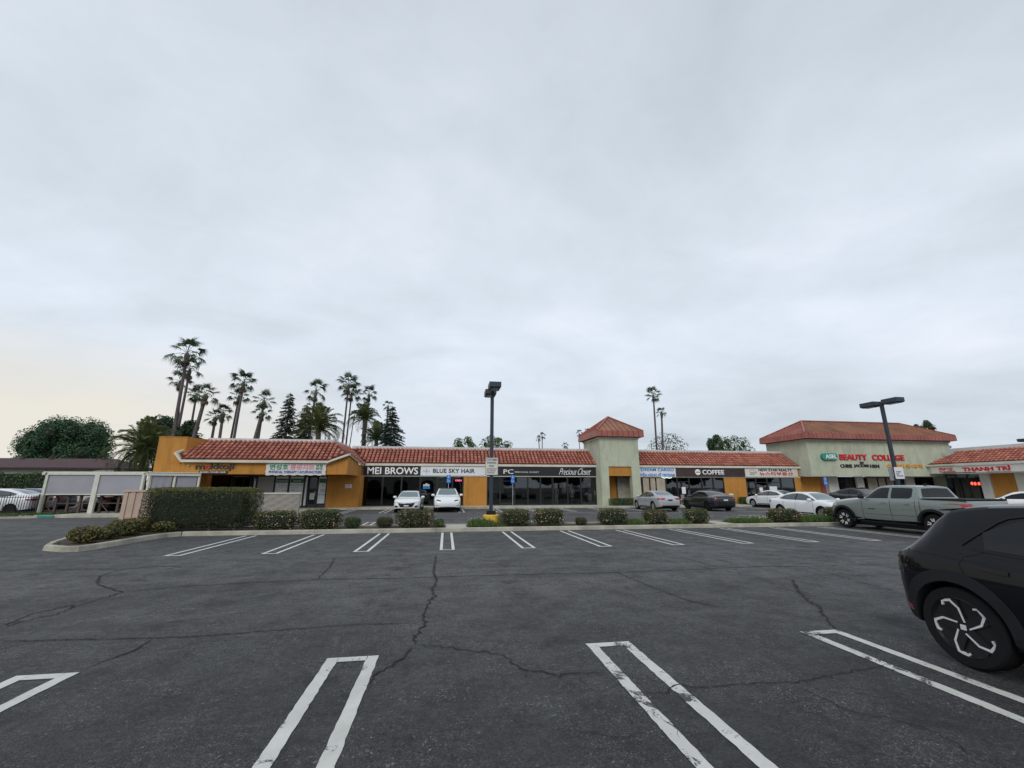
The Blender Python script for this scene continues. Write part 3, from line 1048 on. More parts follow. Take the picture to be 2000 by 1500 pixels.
# shop front under the overhang
window_row(lw, [-17.8, -16.4, -15.0], 36.3, .16, 2.56, 'glassd', door=(1,))
window_row(lw, [-15.0, -14.55, -13.25], 36.32, .16, 2.56, 'glass')
window_row(lw, [-13.25, -12.2, -11.05, -10.75], 36.3, .16, 2.56, 'glass')
window_row(lw, [-10.72, -10.05], 36.34, .16, 2.56, 'glassd', door=(0,))
window_row(lw, [-10.05, -9.36], 36.3, .16, 2.56, 'glass')
room(lw, -17.8, -9.36, 36.45, 38.2, 2.58)
for a, b, z0, z1, mt in ((-14.5, -13.3, .3, 2.5, 'greyfilm'), (-13.18, -12.28, .3, 2.5, 'poster'), (-12.12, -11.1, .3, 2.5, 'poster'), (-10.99, -10.78, .3, 2.1, 'poster'), (-9.97, -9.42, .45, 2.5, 'poster')):
    MB().box(a, b, 36.335, 36.345, z0, z1).build('window_film', mt, lw)
for a, b in ((-13.18, -12.28), (-12.12, -11.1), (-9.97, -9.42)):
    MB().box(a + .03, b - .03, 36.325, 36.334, 2.02, 2.35).build('green_header', 'pgreen', lw)
text('ACUPUNCTURE', -13.1, -12.35, 2.1, 2.22, 36.324, 'lettw', lw, depth=.004)
text('CENTER', -11.9, -11.3, 2.1, 2.22, 36.324, 'lettw', lw, depth=.004)
text('Acupuncture', -12.95, -12.3, 1.8, 1.9, 36.334, 'lettb', lw, depth=.004, bold=.01)
text('Physical Therapy', -12.1, -11.15, 1.8, 1.9, 36.334, 'lettb', lw, depth=.004, bold=.01)
text('교통사고', -12.9, -12.35, 1.6, 1.72, 36.334, 'lettp', lw, depth=.004)
text('통증치료', -12.0, -11.5, 1.6, 1.72, 36.334, 'lettp', lw, depth=.004)
text('보험', -12.6, -12.35, 1.38, 1.5, 36.334, 'lettg', lw, depth=.004)
text('한방치료', -12.0, -11.5, 1.38, 1.5, 36.334, 'lettg', lw, depth=.004)
text('침', -9.72, -9.55, 1.75, 1.95, 36.334, 'lettp', lw, depth=.004)
text('물리치료\n한방진료', -9.8, -9.46, 1.3, 1.55, 36.334, 'lettb', lw, depth=.004)
text('교통사고 보험', -9.94, -9.46, 1.05, 1.2, 36.334, 'lettb', lw, depth=.004)
MB().box(-10.55, -10.2, 36.28, 36.33, .75, 1.25).build('notice_sheet', 'cream', lw)
MB().lathe([(.03, 0), (.07, .05), (.07, .12)], (-17.5, YF - .12, 3.13), 'y', 10).build('wall_lamp', 'lens', lw)
MB().box(-7.95, -7.45, 36.27, 36.3, 1.62, 1.92).build('wall_notice', 'white', lw)
text('NO PARKING\nFIRE LANE', -7.9, -7.5, 1.66, 1.88, 36.27, 'lettr', lw, depth=.004)

# ---------------- centre left row --------------------------------------------
YM = 38.0
cl_ = thing('shop_building', 'long low shop row with red tile mansard between the orange wing and the small tower', 'building', (3.3, 38, 0))
m = MB()
m.box(1.52, 3.55, YM, YM + .35, .14, 2.66)
m.box(-7.07, 14.1, YM + .02, YM + .4, 2.66, 3.45)
m.box(13.55, 14.05, YM + .02, YM + .35, .14, 2.66)
m.box(-7.0, 14.1, 44, 44.3, 0, 4.6)
m.build('wall', 'orange', cl_)
mansard(cl_, -6.85, 14.0, 37.85, 3.67, 39.9, 5.05, 5.30, b0=-1.6, b1=-.3, clip=lambda v: (max(-1.6 * v, -1.6), 20.85 - .05 * v))
window_row(cl_, [-6.95, -5.3, -3.75, -2.2], YM, .15, 2.58, 'glassd')
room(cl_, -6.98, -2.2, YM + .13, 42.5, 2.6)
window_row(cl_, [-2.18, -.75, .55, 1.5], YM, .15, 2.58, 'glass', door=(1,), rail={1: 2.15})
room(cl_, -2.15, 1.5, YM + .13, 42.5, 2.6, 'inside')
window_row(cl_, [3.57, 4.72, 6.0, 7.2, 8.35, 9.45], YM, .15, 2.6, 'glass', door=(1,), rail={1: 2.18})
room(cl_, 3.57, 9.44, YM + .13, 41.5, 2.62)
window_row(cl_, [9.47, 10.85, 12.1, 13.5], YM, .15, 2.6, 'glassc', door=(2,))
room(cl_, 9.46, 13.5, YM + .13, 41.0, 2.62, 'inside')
MB().box(-7.05, 13.9, YM - .04, YM + .019, 2.585, 2.655).build('sill_trim', 'trim', cl_)
for i in range(9):                                   # vertical blinds behind the dark glass
    MB().box(-4.3 + i * .13, -4.27 + i * .13, 38.5, 38.52, 1.3, 2.1).build('blind_slat', 'paper', cl_)
for x in (-.45, .95):
    MB().box(x - .25, x + .25, 38.9, 39.4, 2.50, 2.56).build('ceiling_light', M('tube_light', (.8, .8, .8), emit=(.8, 1, .9), estr=.7) if 'tubel' not in MAT else MAT['tubel'], cl_)

# ---------------- small tower -------------------------------------------------
tw = thing('tower', 'sage green square tower with pyramid red metal roof and orange recess', 'tower', (15.4, 38.7, 0))
m = MB()
m.box(13.55, 14.26, 36.6, 37.2, .0, 5.95)
m.box(16.42, 17.2, 36.6, 37.2, .0, 5.95)
m.box(14.26, 16.42, 36.6, 37.2, 3.48, 5.95)
m.box(13.55, 13.85, 37.2, 41.2, .0, 5.95)
m.box(16.9, 17.2, 37.2, 41.2, .0, 5.95)
m.box(13.85, 16.9, 40.9, 41.2, 0, 5.95)
m.build('wall', 'green', tw)
MB().box(13.47, 17.28, 36.52, 41.28, 5.95, 6.12).build('cornice', 'trim', tw)
MB().box(14.262, 16.418, 36.72, 37.1, 2.66, 3.478).build('recess_panel', 'orange', tw)
MB().box(14.262, 15.7, 38.6, 38.8, .1, 2.66).build('recess_wall', 'orange', tw)
MB().box(15.705, 16.88, 38.3, 38.5, .1, 2.66).build('recess_wall', 'stone', tw, label='grey stone panel in the recess')
MB().box(14.3, 14.6, 38.57, 38.6, 1.45, 1.75).build('notice_sheet', 'white', tw)
cx, cy, hx, hy = 15.38, 38.9, 2.25, 2.75
zb_, zf, za = 6.12, 6.66, 8.3


def metal_roof(th, cx, cy, hx, hy, zb_, zf, za, rx, pitch, inset=.05):
    """hipped standing seam roof with an upright fascia band made of separate panels; rx half length of the ridge"""
    def panel(a, b, z0, z1, nm, mt):
        a, b = Vector(a), Vector(b)
        d = (b - a)
        k = max(1, round(d.length / pitch))
        n = Vector((d.y, -d.x)).normalized()
        for i in range(k):
            p, q = a + d * ((i + .04) / k), a + d * ((i + .96) / k)
            m = MB()
            vs = [(p.x, p.y, z0), (q.x, q.y, z0), (q.x - n.x * .03, q.y - n.y * .03, z1), (p.x - n.x * .03, p.y - n.y * .03, z1)]
            vs += [(v[0] - n.x * .05, v[1] - n.y * .05, v[2]) for v in vs]
            m.add(vs, [(0, 1, 2, 3), (7, 6, 5, 4), (0, 4, 5, 1), (1, 5, 6, 2), (2, 6, 7, 3), (3, 7, 4, 0)])
            m.build(nm, mt, th)
    A, B, C_, D_ = (cx - hx, cy - hy), (cx + hx, cy - hy), (cx + hx, cy + hy), (cx - hx, cy + hy)
    for a, b in ((A, B), (B, C_), (D_, A)):
        panel(a, b, zb_, zf, 'fascia_panel', 'metalred')
    MB().box(cx - hx + .1, cx + hx - .1, cy - hy + .1, cy + hy - .1, zb_ - .02, zf - .1).build('roof_deck', 'deck', th)
    i_ = inset
    E = [(cx - hx + i_, cy - hy + i_), (cx + hx - i_, cy - hy + i_), (cx + hx - i_, cy + hy - i_), (cx - hx + i_, cy + hy - i_)]
    R0, R1 = (cx - rx, cy), (cx + rx, cy)

    def slope(e0, e1, r0, r1, mt):
        m_ = MB()
        e0, e1, r0, r1 = [Vector((p[0], p[1], z)) for p, z in ((e0, zf), (e1, zf), (r0, za), (r1, za))]
        if (r1 - r0).length < .01:
            m_.poly(e0, e1, r0)
        else:
            m_.poly(e0, e1, r1, r0)
        rf = m_.build('roof', mt, th)
        d = e1 - e0
        k = max(2, round(d.length / pitch))
        nn = d.cross(r0 - e0).normalized()
        if nn.z < 0:
            nn = -nn
        ud = d.normalized()
        mid0, mid1 = (r0 - e0).dot(ud), (r1 - e0).dot(ud)
        h = (r0 - e0) - ud * mid0
        for i in range(1, k):
            u = d.length * i / k
            t_ = 1.0
            if u < mid0:
                t_ = u / mid0
            elif u > mid1:
                t_ = (d.length - u) / (d.length - mid1)
            p = e0 + ud * u
            q = p + h * t_
            MB().bar(p + nn * .02, q + nn * .02, .035, .06, nn).build('seam', mt, rf)
    slope(E[0], E[1], R0, R1, 'metaltan')
    slope(E[1], E[2], R1, R1, 'metalred')
    slope(E[3], E[0], R0, R0, 'metalred')
    slope(E[2], E[3], R1, R0, 'metalred')
    m = MB()
    for e, r in ((E[0], R0), (E[1], R1), (E[2], R1), (E[3], R0)):
        m.bar((e[0], e[1], zf + .04), (r[0], r[1], za + .05), .16, .08)
    if rx > .05:
        m.bar((R0[0], R0[1], za + .05), (R1[0], R1[1], za + .05), .16, .08)
    m.build('hip_cap', 'metalred', th)


metal_roof(tw, cx, cy, hx, hy, zb_, zf, za, 0.01, .50)

# ---------------- centre right row --------------------------------------------
cr = thing('shop_building', 'low shop row with red tile mansard between the small tower and big sage hall', 'building', (25.9, 38, 0))
m = MB()
m.box(26.32, 28.62, YM, YM + .35, .14, 2.66)
m.box(17.2, 34.6, YM + .02, YM + .4, 2.66, 3.45)
m.box(33.9, 34.6, YM, YM + .35, .14, 2.66)
m.box(17.2, 34.7, 44, 44.3, 0, 4.6)
m.build('wall', 'orange', cr)
mansard(cr, 17.21, 34.62, 37.85, 3.67, 39.9, 5.05, 5.30)
MB().box(17.21, 34.6, YM - .04, YM + .019, 2.585, 2.655).build('sill_trim', 'trim', cr)
window_row(cr, [17.22, 18.0, 18.75, 20.35], YM, .15, 2.58, 'glass')
window_row(cr, [20.35, 21.5, 22.7, 24.0, 25.2, 26.3], YM, .15, 2.58, 'glass', door=(1,), rail={1: 2.15})
window_row(cr, [28.64, 29.7, 30.9, 32.4, 33.88], YM, .15, 2.58, 'glass', door=(1,), rail={0: 2.1, 1: 2.1, 2: 2.1})
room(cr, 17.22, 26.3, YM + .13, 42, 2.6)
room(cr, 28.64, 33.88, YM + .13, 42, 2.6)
for a, b, z1 in ((17.3, 17.9, 1.9), (18.1, 19.3, 2.5), (19.45, 20.3, 2.5)):
    MB().box(a, b, 38.03, 38.045, .4, z1).build('paper_cover', 'paper', cr)
for a, b, z0, z1 in ((30.0, 30.35, 1.25, 1.65), (31.1, 31.9, 1.4, 1.75), (31.15, 31.85, 1.02, 1.3), (22.0, 22.3, 1.2, 1.6), (23.3, 23.6, .4, 1.0)):
    MB().box(a, b, 38.03, 38.045, z0, z1).build('notice_sheet', 'white', cr)
MB().box(21.0, 21.02, 38.1, 38.12, 2.2, 2.3).build('neon_tube', 'neonw', cr)
MB().tube([(19.9, 37.9, 2.62), (20.2, 37.88, 2.5), (20.4, 37.88, 2.56), (20.7, 37.88, 2.5), (20.9, 37.88, 2.56)], .035, 6).build('neon_tube', 'neonw', cr)

# ---------------- big sage hall -----------------------------------------------
ha = thing('hall_building', 'big sage green hall with hipped red metal roof above the beauty college lettering', 'building', (42.9, 39, 0))
m = MB()
m.box(34.62, 51.2, 36.6, 37.0, 2.72, 6.10)
m.box(34.62, 35.0, 37.0, 42.0, 2.72, 6.10)
m.box(50.8, 51.2, 37.0, 46.0, 0, 6.10)
m.box(35.0, 50.8, 37.0, 38.4, 2.74, 2.9)
m.build('wall', 'green', ha)
MB().box(34.52, 51.3, 36.5, 41.9, 6.10, 6.265).build('cornice', 'trim', ha)
MB().box(34.63, 38.0, 38.6, 38.8, .14, 2.73).build('inner_wall', 'orange', ha)
MB().box(37.3, 38.05, 38.52, 38.59, .14, 2.05).build('door', 'metalred', ha)
MB().box(39.9, 51, 39.6, 39.8, .14, 2.73).build('back_wall', 'inside', ha)
for a, b in ((38.0, 39.1), (41.3, 42.1), (47.2, 48.2)):
    MB().box(a, b, 38.3, 38.7, .14, 2.73).build('pier', 'parapet', ha)
window_row(ha, [39.1, 40.2, 41.3], 38.5, .15, 2.7, 'glassd', rail={0: 2.2, 1: 2.2})
window_row(ha, [42.1, 42.7], 38.5, .15, 2.7, 'glassd')
window_row(ha, [42.7, 44.0, 45.0, 46.0, 47.2], 38.5, .15, 2.7, 'glass')
window_row(ha, [48.2, 49.4, 50.8], 38.5, .15, 2.7, 'glassd')
for a, b in ((42.8, 43.95), (44.1, 44.9), (45.1, 45.9)):
    MB().box(a, b, 38.53, 38.545, .3, 2.6).build('window_film', 'insidel', ha)
metal_roof(ha, 42.72, 39.05, 8.75, 3.1, 6.27, 6.80, 8.42, 6.0, .44)
m = MB().box(51.2, 51.7, 36.9, 37.0, 5.85, 5.9)
m.lathe([(.06, 0), (.16, .1), (.16, .16)], (51.65, 36.75, 5.75), 'y', 10)
m.lathe([(.06, 0), (.16, .1), (.16, .16)], (51.4, 36.75, 5.6), 'y', 10)
m.build('floodlight', 'lens', ha)

# ---------------- right row (faces left) ---------------------------------------
rw = thing('shop_building', 'right hand shop row turned toward the lot with white sign band over its windows', 'building', (50, 28, 0))
XE = 47.9
m = MB()
m.box(48.0, 48.3, 12, 36.59, 2.95, 3.66)
m.box(49.6, 49.9, 22.7, 25.0, .14, 2.95)
m.box(48.3, 49.9, 12, 36.59, 2.96, 3.05)
m.build('wall', 'cream', rw)
MB().box(49.50, 49.595, 30.95, 32.7, .14, 2.94).build('pier', 'orange', rw)
MB().box(49.4, 49.59, 32.75, 33.5, .14, 2.94).build('pier', 'parapet', rw)
MB().box(49.35, 49.59, 29.6, 30.9, .14, 2.94).build('pier', 'cream', rw)
d = MB()
d.quad((47.85, 36.55, 3.86), (47.85, 12, 3.86), (49.75, 12, 5.05), (49.75, 35.0, 5.05))
rf = d.build('roof', 'deck', rw)
tiles(rf, (47.80, 12, 3.86), (0, 1, 0), (1.95, 0, 1.2), 6, lambda v: (0, 24.5 - 1.5 * v))
MB().box(47.75, 48.15, 12, 36.57, 3.68, 3.85).build('eave_trim', 'trim', rw)
MB().box(49.77, 50.05, 12, 36.0, 4.6, 5.42).build('parapet', 'parapet', rw)
for a, b in ((25.1, 26.6), (26.6, 28.1), (28.1, 29.55), (33.55, 34.6), (34.6, 35.5), (35.5, 36.4)):
    f = MB()
    f.box(49.6, 49.7, a, a + .06, .15, 2.94)
    f.box(49.6, 49.7, b - .06, b, .15, 2.94)
    f.box(49.6, 49.7, a + .06, b - .06, 2.88, 2.94)
    f.box(49.6, 49.7, a + .06, b - .06, .15, .25)
    f = f.build('window', 'frame', rw)
    MB().box(49.64, 49.65, a + .07, b - .07, .26, 2.87).build('pane', 'glass', f)
m = MB()
m.quad((53, 25, .15), (53, 36.5, .15), (53, 36.5, 2.95), (53, 25, 2.95))
m.quad((49.7, 36.5, .15), (53, 36.5, .15), (53, 36.5, 2.95), (49.7, 36.5, 2.95))
m.quad((49.7, 25, .15), (53, 25, .15), (53, 25, 2.95), (49.7, 25, 2.95))
m.build('interior', 'inside', rw)
for k, (y, z) in enumerate(((33.75, 2.0), (34.05, 2.0), (34.3, 2.02))):
    MB().lathe([(.02, -.02), (.15, -.01), (.15, .01), (.02, .02)], (49.56, y, z), 'y', 10).build('neon_tube', 'neonr', rw)

# ------------------------------------------------------------------ sign boards
def sign(label, x0, x1, z0, z1, Y, board, cat='sign', name='shop_sign', d=.10):
    t_ = thing(name, label, cat, ((x0 + x1) / 2, Y, z0))
    MB().box(x0, x1, Y - d, Y, z0, z1).build('board', board, t_)
    return t_


s = thing('shop_sign', 'dark raised lettering with a red letter o on the orange fascia beside the canopy', 'sign', (-15.8, YF, 2.6))
text('m', -17.05, -16.45, 2.90, 3.16, YF - .01, 'lettk', s, bold=.015, depth=.06)
text('o', -16.42, -16.12, 2.89, 3.17, YF - .01, 'lettr', s, bold=.015, depth=.06)
text('kkoji', -16.10, -14.62, 2.80, 3.30, YF - .01, 'lettk', s, bold=.015, depth=.06)
MB().box(-16.75, -15.0, YF - .08, YF - .005, 2.60, 2.80).build('board', 'black', s)
text('SHABU SHABU BAR', -16.68, -15.07, 2.65, 2.76, YF - .085, 'lettw', s, depth=.01, space=1.1)

s = thing('shop_sign', 'white wavy edged therapy clinic sign in Korean and English', 'sign', (-10.45, YF, 2.5))
pts = []
rr = random.Random(2)
x0, x1, z0, z1 = -12.5, -8.52, 2.52, 3.42
n = 26
top = [(x0 + (x1 - x0) * i / n, z1 + .025 * math.sin(i * 1.9)) for i in range(n + 1)]
rgt = [(x1 + .03 * math.sin(i * 2.1), z1 + (z0 - z1) * i / 7) for i in range(1, 7)]
bot = [(x1 + (x0 - x1) * i / n, z0 + .03 * math.sin(i * 1.7)) for i in range(n + 1)]
lft = [(x0 + .03 * math.sin(i * 2.3), z0 + (z1 - z0) * i / 7) for i in range(1, 7)]
MB().prism((top + rgt + bot + lft)[::-1], YF - .12, YF - .02).build('board', 'cream', s)
text('변성호', -12.25, -11.05, 2.90, 3.26, YF - .12, 'lettg', s, bold=.015)
text('통증치료', -10.92, -9.33, 2.90, 3.28, YF - .12, 'lettp', s, bold=.02)
text('보험\n한약', -9.2, -8.75, 2.88, 3.28, YF - .12, 'lettg', s)
text('PHYSICAL THERAPY / ACUPUNCTURE', -12.28, -8.78, 2.65, 2.83, YF - .12, 'lettb', s, bold=.012)

s = sign('black sign with bold white letters reading MEI BROWS', -6.9, -2.22, 2.66, 3.44, YM, 'black')
text('MEI BROWS', -6.62, -2.42, 2.76, 3.34, YM - .1, 'lettw', s, bold=.015)
s = sign('white sign with black letters reading BLUE SKY HAIR', -2.2, 3.54, 2.66, 3.45, YM, 'white')
text('BLUE SKY HAIR', -1.15, 2.45, 2.89, 3.25, YM - .1, 'lettk', s, bold=.018, space=1.05)
lg = MB()
for x in (-2.0, -1.84, -1.66, -1.5):
    lg.box(x, x + .02, YM - .112, YM - .1, 2.92, 3.2)
lg.box(-2.0, -1.4, YM - .112, YM - .1, 3.0, 3.02)
lg.box(-1.74, -1.70, YM - .112, YM - .1, 2.8, 3.3)
lg.build('emblem', 'lettgrey', s)
s = sign('long black sign with PC monogram and white handwritten shop name', 3.56, 13.52, 2.68, 3.43, YM, 'black')
text('PC', 5.0, 5.88, 2.83, 3.22, YM - .1, 'lettw', s)
text('PRECIOUS CLOSET', 6.02, 8.2, 2.93, 3.05, YM - .1, 'lettw', s, space=1.2)
text('Precious Closet', 10.05, 13.05, 2.78, 3.34, YM - .1, 'lettw', s, shear=.6, bold=-.012, space=.9)
s = sign('white sign with blue letters for a cargo shop, cut off by the tower', 17.21, 21.38, 2.66, 3.44, YM, 'white')
text('JETDREAM CARGO', 16.95 + .27, 21.2, 3.07, 3.40, YM - .1, 'lettsky', s, bold=.018)
text('CHUYỂN HÀNG VỀ VIETNAM', 17.24, 21.24, 2.69, 3.02, YM - .1, 'lettsky', s, bold=.018)
s = sign('dark brown sign with round white logo and the word COFFEE', 21.4, 28.55, 2.64, 3.46, YM, 'brown')
text('COFFEE', 24.1, 26.35, 2.86, 3.28, YM - .1, 'lettw', s, bold=.015)
lg = MB().lathe([(.27, -.02), (.27, .02)], (23.62, YM - .11, 3.07), 'y', 24)
lg.build('emblem', 'lettw', s)
MB().box(23.42, 23.82, YM - .14, YM - .131, 3.03, 3.11).build('emblem_bar', 'lettk', s)
s = sign('cream sign reading NEW STAR REALTY above red Korean letters', 28.6, 34.3, 2.66, 3.52, YM, 'cream')
text('NEW STAR REALTY', 30.05, 33.7, 3.18, 3.43, YM - .1, 'lettk', s, bold=.02)
text('뉴스타부동산', 30.1, 33.75, 2.78, 3.12, YM - .1, 'lettr', s, bold=.015)
MB().bar((29.0, YM - .105, 3.16), (29.35, YM - .105, 3.33), .012, .03).bar((29.35, YM - .105, 3.33), (29.8, YM - .105, 3.14), .012, .03).build('emblem', 'lettr', s)
text('NEWSTAR\nREALTY', 29.1, 29.85, 2.85, 3.1, YM - .1, 'lettgrey', s)
YH = 36.6
s = thing('wall_lettering', 'green rounded ASEL plate with white letters on the sage wall', 'sign', (36.7, YH, 4.3))
m = MB()
ro = []
for k in range(9):
    a = math.pi / 2 + math.pi * k / 8
    ro.append((36.15 + .3 * math.cos(a), 4.57 + .31 * math.sin(a)))
for k in range(9):
    a = -math.pi / 2 + math.pi * k / 8
    ro.append((37.35 + .22 * math.cos(a), 4.57 + .31 * math.sin(a)))
m.prism(ro, YH - .25, YH - .004)
m.build('plate', 'teal', s)
text('ASEL', 36.2, 37.45, 4.38, 4.76, YH - .25, 'lettw', s, bold=.02)
s = thing('wall_lettering', 'big red raised letters reading BEAUTY COLLEGE on the sage wall', 'sign', (41.7, YH, 4.3))
text('BEAUTY', 37.95, 41.05, 4.26, 4.82, YH, 'lettr', s, bold=.022, depth=.10)
text('COLLEGE', 41.65, 45.35, 4.26, 4.82, YH, 'lettr', s, bold=.022, depth=.10)
s = thing('wall_lettering', 'smaller black raised letters with a little crown under the red lettering', 'sign', (40.1, YH, 3.5))
text('CHRIS', 37.9, 39.2, 3.52, 3.86, YH, 'lettk', s, bold=.02, depth=.07)
text('JACOBS', 39.4, 41.1, 3.52, 3.86, YH, 'lettk', s, bold=.02, depth=.07)
text('1004', 41.25, 42.3, 3.52, 3.86, YH, 'lettk', s, bold=.02, depth=.07)
m = MB().prism([(40.2, 3.92), (40.5, 3.92), (40.56, 4.1), (40.43, 4.0), (40.35, 4.14), (40.27, 4.0), (40.14, 4.1)], YH - .1, YH - .004)
m.build('crown_emblem', 'lettk', s)
s = thing('wall_lettering', 'small yellow Korean letters at the right end of the sage wall', 'sign', (45.2, YH, 3.6))
text('아셀미용대학', 43.2, 47.4, 3.52, 3.92, YH, 'letty', s, bold=.01, depth=.07, space=1.15)
# right row signs, reading along -Y
s = thing('shop_sign', 'white sign band with red letters reading THANH TRI restaurant', 'sign', (48, 32, 2.9))
MB().box(47.88, 47.995, 28.95, 36.3, 2.98, 3.64).build('board', 'cream', s)
text('Bánh\nCuốn', 35.6, 34.2, 3.08, 3.5, 0, 'lettr', s, bold=.015, shear=.3, face='west', X=47.88)
text('THANH TRÌ', 33.6, 30.1, 3.12, 3.55, 0, 'lettr', s, bold=.04, face='west', X=47.88)
text('Restaurant', 31.8, 30.1, 3.0, 3.09, 0, 'lettgrey', s, shear=.3, face='west', X=47.88)
MB().box(47.86, 47.879, 32.6, 35.3, 3.01, 3.05).build('underline', 'lettk', s)
s = thing('shop_sign', 'white sign band with round red emblem and the letters CRYSTA', 'sign', (48, 26.5, 2.9))
MB().box(47.885, 47.995, 20, 28.93, 2.98, 3.64).build('board', 'cream', s)
text('CRYSTAL', 27.7, 25.6, 3.32, 3.56, 0, 'lettr', s, face='west', X=47.88)
text('EXPRESS', 27.65, 25.7, 3.12, 3.22, 0, 'lettgrey', s, face='west', X=47.88, space=1.2)
e = MB()
for r_, a_ in ((.25, 0), (.17, 0), (.09, 0)):
    for k in range(20):
        a, b = 6.2832 * k / 20, 6.2832 * (k + 1) / 20
        e.bar((47.875, 28.35 + r_ * math.cos(a), 3.33 + r_ * math.sin(a)), (47.875, 28.35 + r_ * math.cos(b), 3.33 + r_ * math.sin(b)), .012, .04, (1, 0, 0))
e.build('emblem', 'lettr', s)
# neon OPEN and salon poster
s = thing('neon_sign', 'pink neon OPEN sign hanging inside the salon window', 'neon sign', (.9, 38.25, 2.2))
text('OPEN', .78, 1.32, 2.18, 2.32, 38.0, 'neonp', s, bold=.02, depth=.01)
s = thing('poster', 'poster of three people in the salon window behind the white car', 'poster', (-1.6, 38.2, 1.7))
MB().box(-1.95, -1.35, 38.02, 38.045, 1.55, 1.75).build('sheet', 'lettsky', s)
MB().tube([(-1.65, 38.0, 1.76), (-1.65, 38.0, 2.0)], .11, 6).tube([(-1.85, 38.0, 1.76), (-1.85, 38.0, 1.92)], .09, 6).tube([(-1.47, 38.0, 1.76), (-1.47, 38.0, 1.92)], .09, 6).build('picture', 'cloth', s)

# clothes on stands in the boutique
def mannequin(label, x, y, top, bot, trousers):
    t_ = thing('mannequin', label, 'mannequin', (x, y, .15), group='mannequins in the boutique window')
    m = MB().lathe([(.11, .95), (.14, 1.05), (.10, 1.2), (.15, 1.42), (.17, 1.5), (.06, 1.56), (.05, 1.64)], (x, y, .15), 'z', 12)
    m.build('torso', top, t_, smooth=True)
    MB().lathe([(.03, 1.62), (.09, 1.68), (.10, 1.78), (.07, 1.88), (.02, 1.9)], (x, y, .15), 'z', 10).build('head', 'cloth', t_, smooth=True)
    m = MB()
    if trousers:
        for q in (-.08, .08):
            m.tube([(x + q, y, 1.1), (x + q, y, .6), (x + q * 1.2, y, .2)], [.09, .085, .11], 8)
    else:
        m.lathe([(.12, 1.0), (.2, .7), (.22, .6)], (x, y, .15), 'z', 12)
        m.lathe([(.02, 0), (.02, .6)], (x, y, .15), 'z', 6)
    m.build('trousers' if trousers else 'skirt', bot, t_, smooth=True)
    m = MB()
    for q in (-1, 1):
        m.tube([(x + q * .16, y, 1.6), (x + q * .22, y, 1.3), (x + q * .2, y - .05, 1.05)], [.045, .04, .03], 6)
    m.build('arms', top, t_, smooth=True)


mannequin('mannequin in a pale trouser suit, left end of the boutique window', 9.95, 38.75, 'cloth', 'cloth', True)
mannequin('mannequin in a pale top and dark skirt behind the boutique glass', 10.75, 38.75, 'cloth', 'cloth2', False)
mannequin('mannequin in a pale short dress beside the boutique door', 11.45, 38.8, 'cloth', 'cloth', False)
mannequin('mannequin in dark clothes just inside the boutique door', 12.45, 39.0, 'cloth2', 'cloth2', True)
mannequin('mannequin in a long pale skirt at the right end of the boutique window', 13.2, 38.9, 'cloth2', 'cloth', True)
# ------------------------------------------------------------------ vehicles
def pchip(xs, ys, x):
    n = len(xs)
    if x <= xs[0]:
        return ys[0]
    if x >= xs[-1]:
        return ys[-1]
    h = [xs[i + 1] - xs[i] for i in range(n - 1)]
    d = [(ys[i + 1] - ys[i]) / h[i] for i in range(n - 1)]
    i = max(k for k in range(n - 1) if xs[k] <= x)

    def slope(k):
        if k == 0:
            return d[0]
        if k == n - 1:
            return d[-1]
        if d[k - 1] * d[k] <= 0:
            return 0.0
        w1, w2 = 2 * h[k] + h[k - 1], h[k] + 2 * h[k - 1]
        return (w1 + w2) / (w1 / d[k - 1] + w2 / d[k])
    t = (x - xs[i]) / h[i]
    a, b = slope(i), slope(i + 1)
    return ((2 * t**3 - 3 * t**2 + 1) * ys[i] + (t**3 - 2 * t**2 + t) * h[i] * a + (-2 * t**3 + 3 * t**2) * ys[i + 1] + (t**3 - t**2) * h[i] * b)


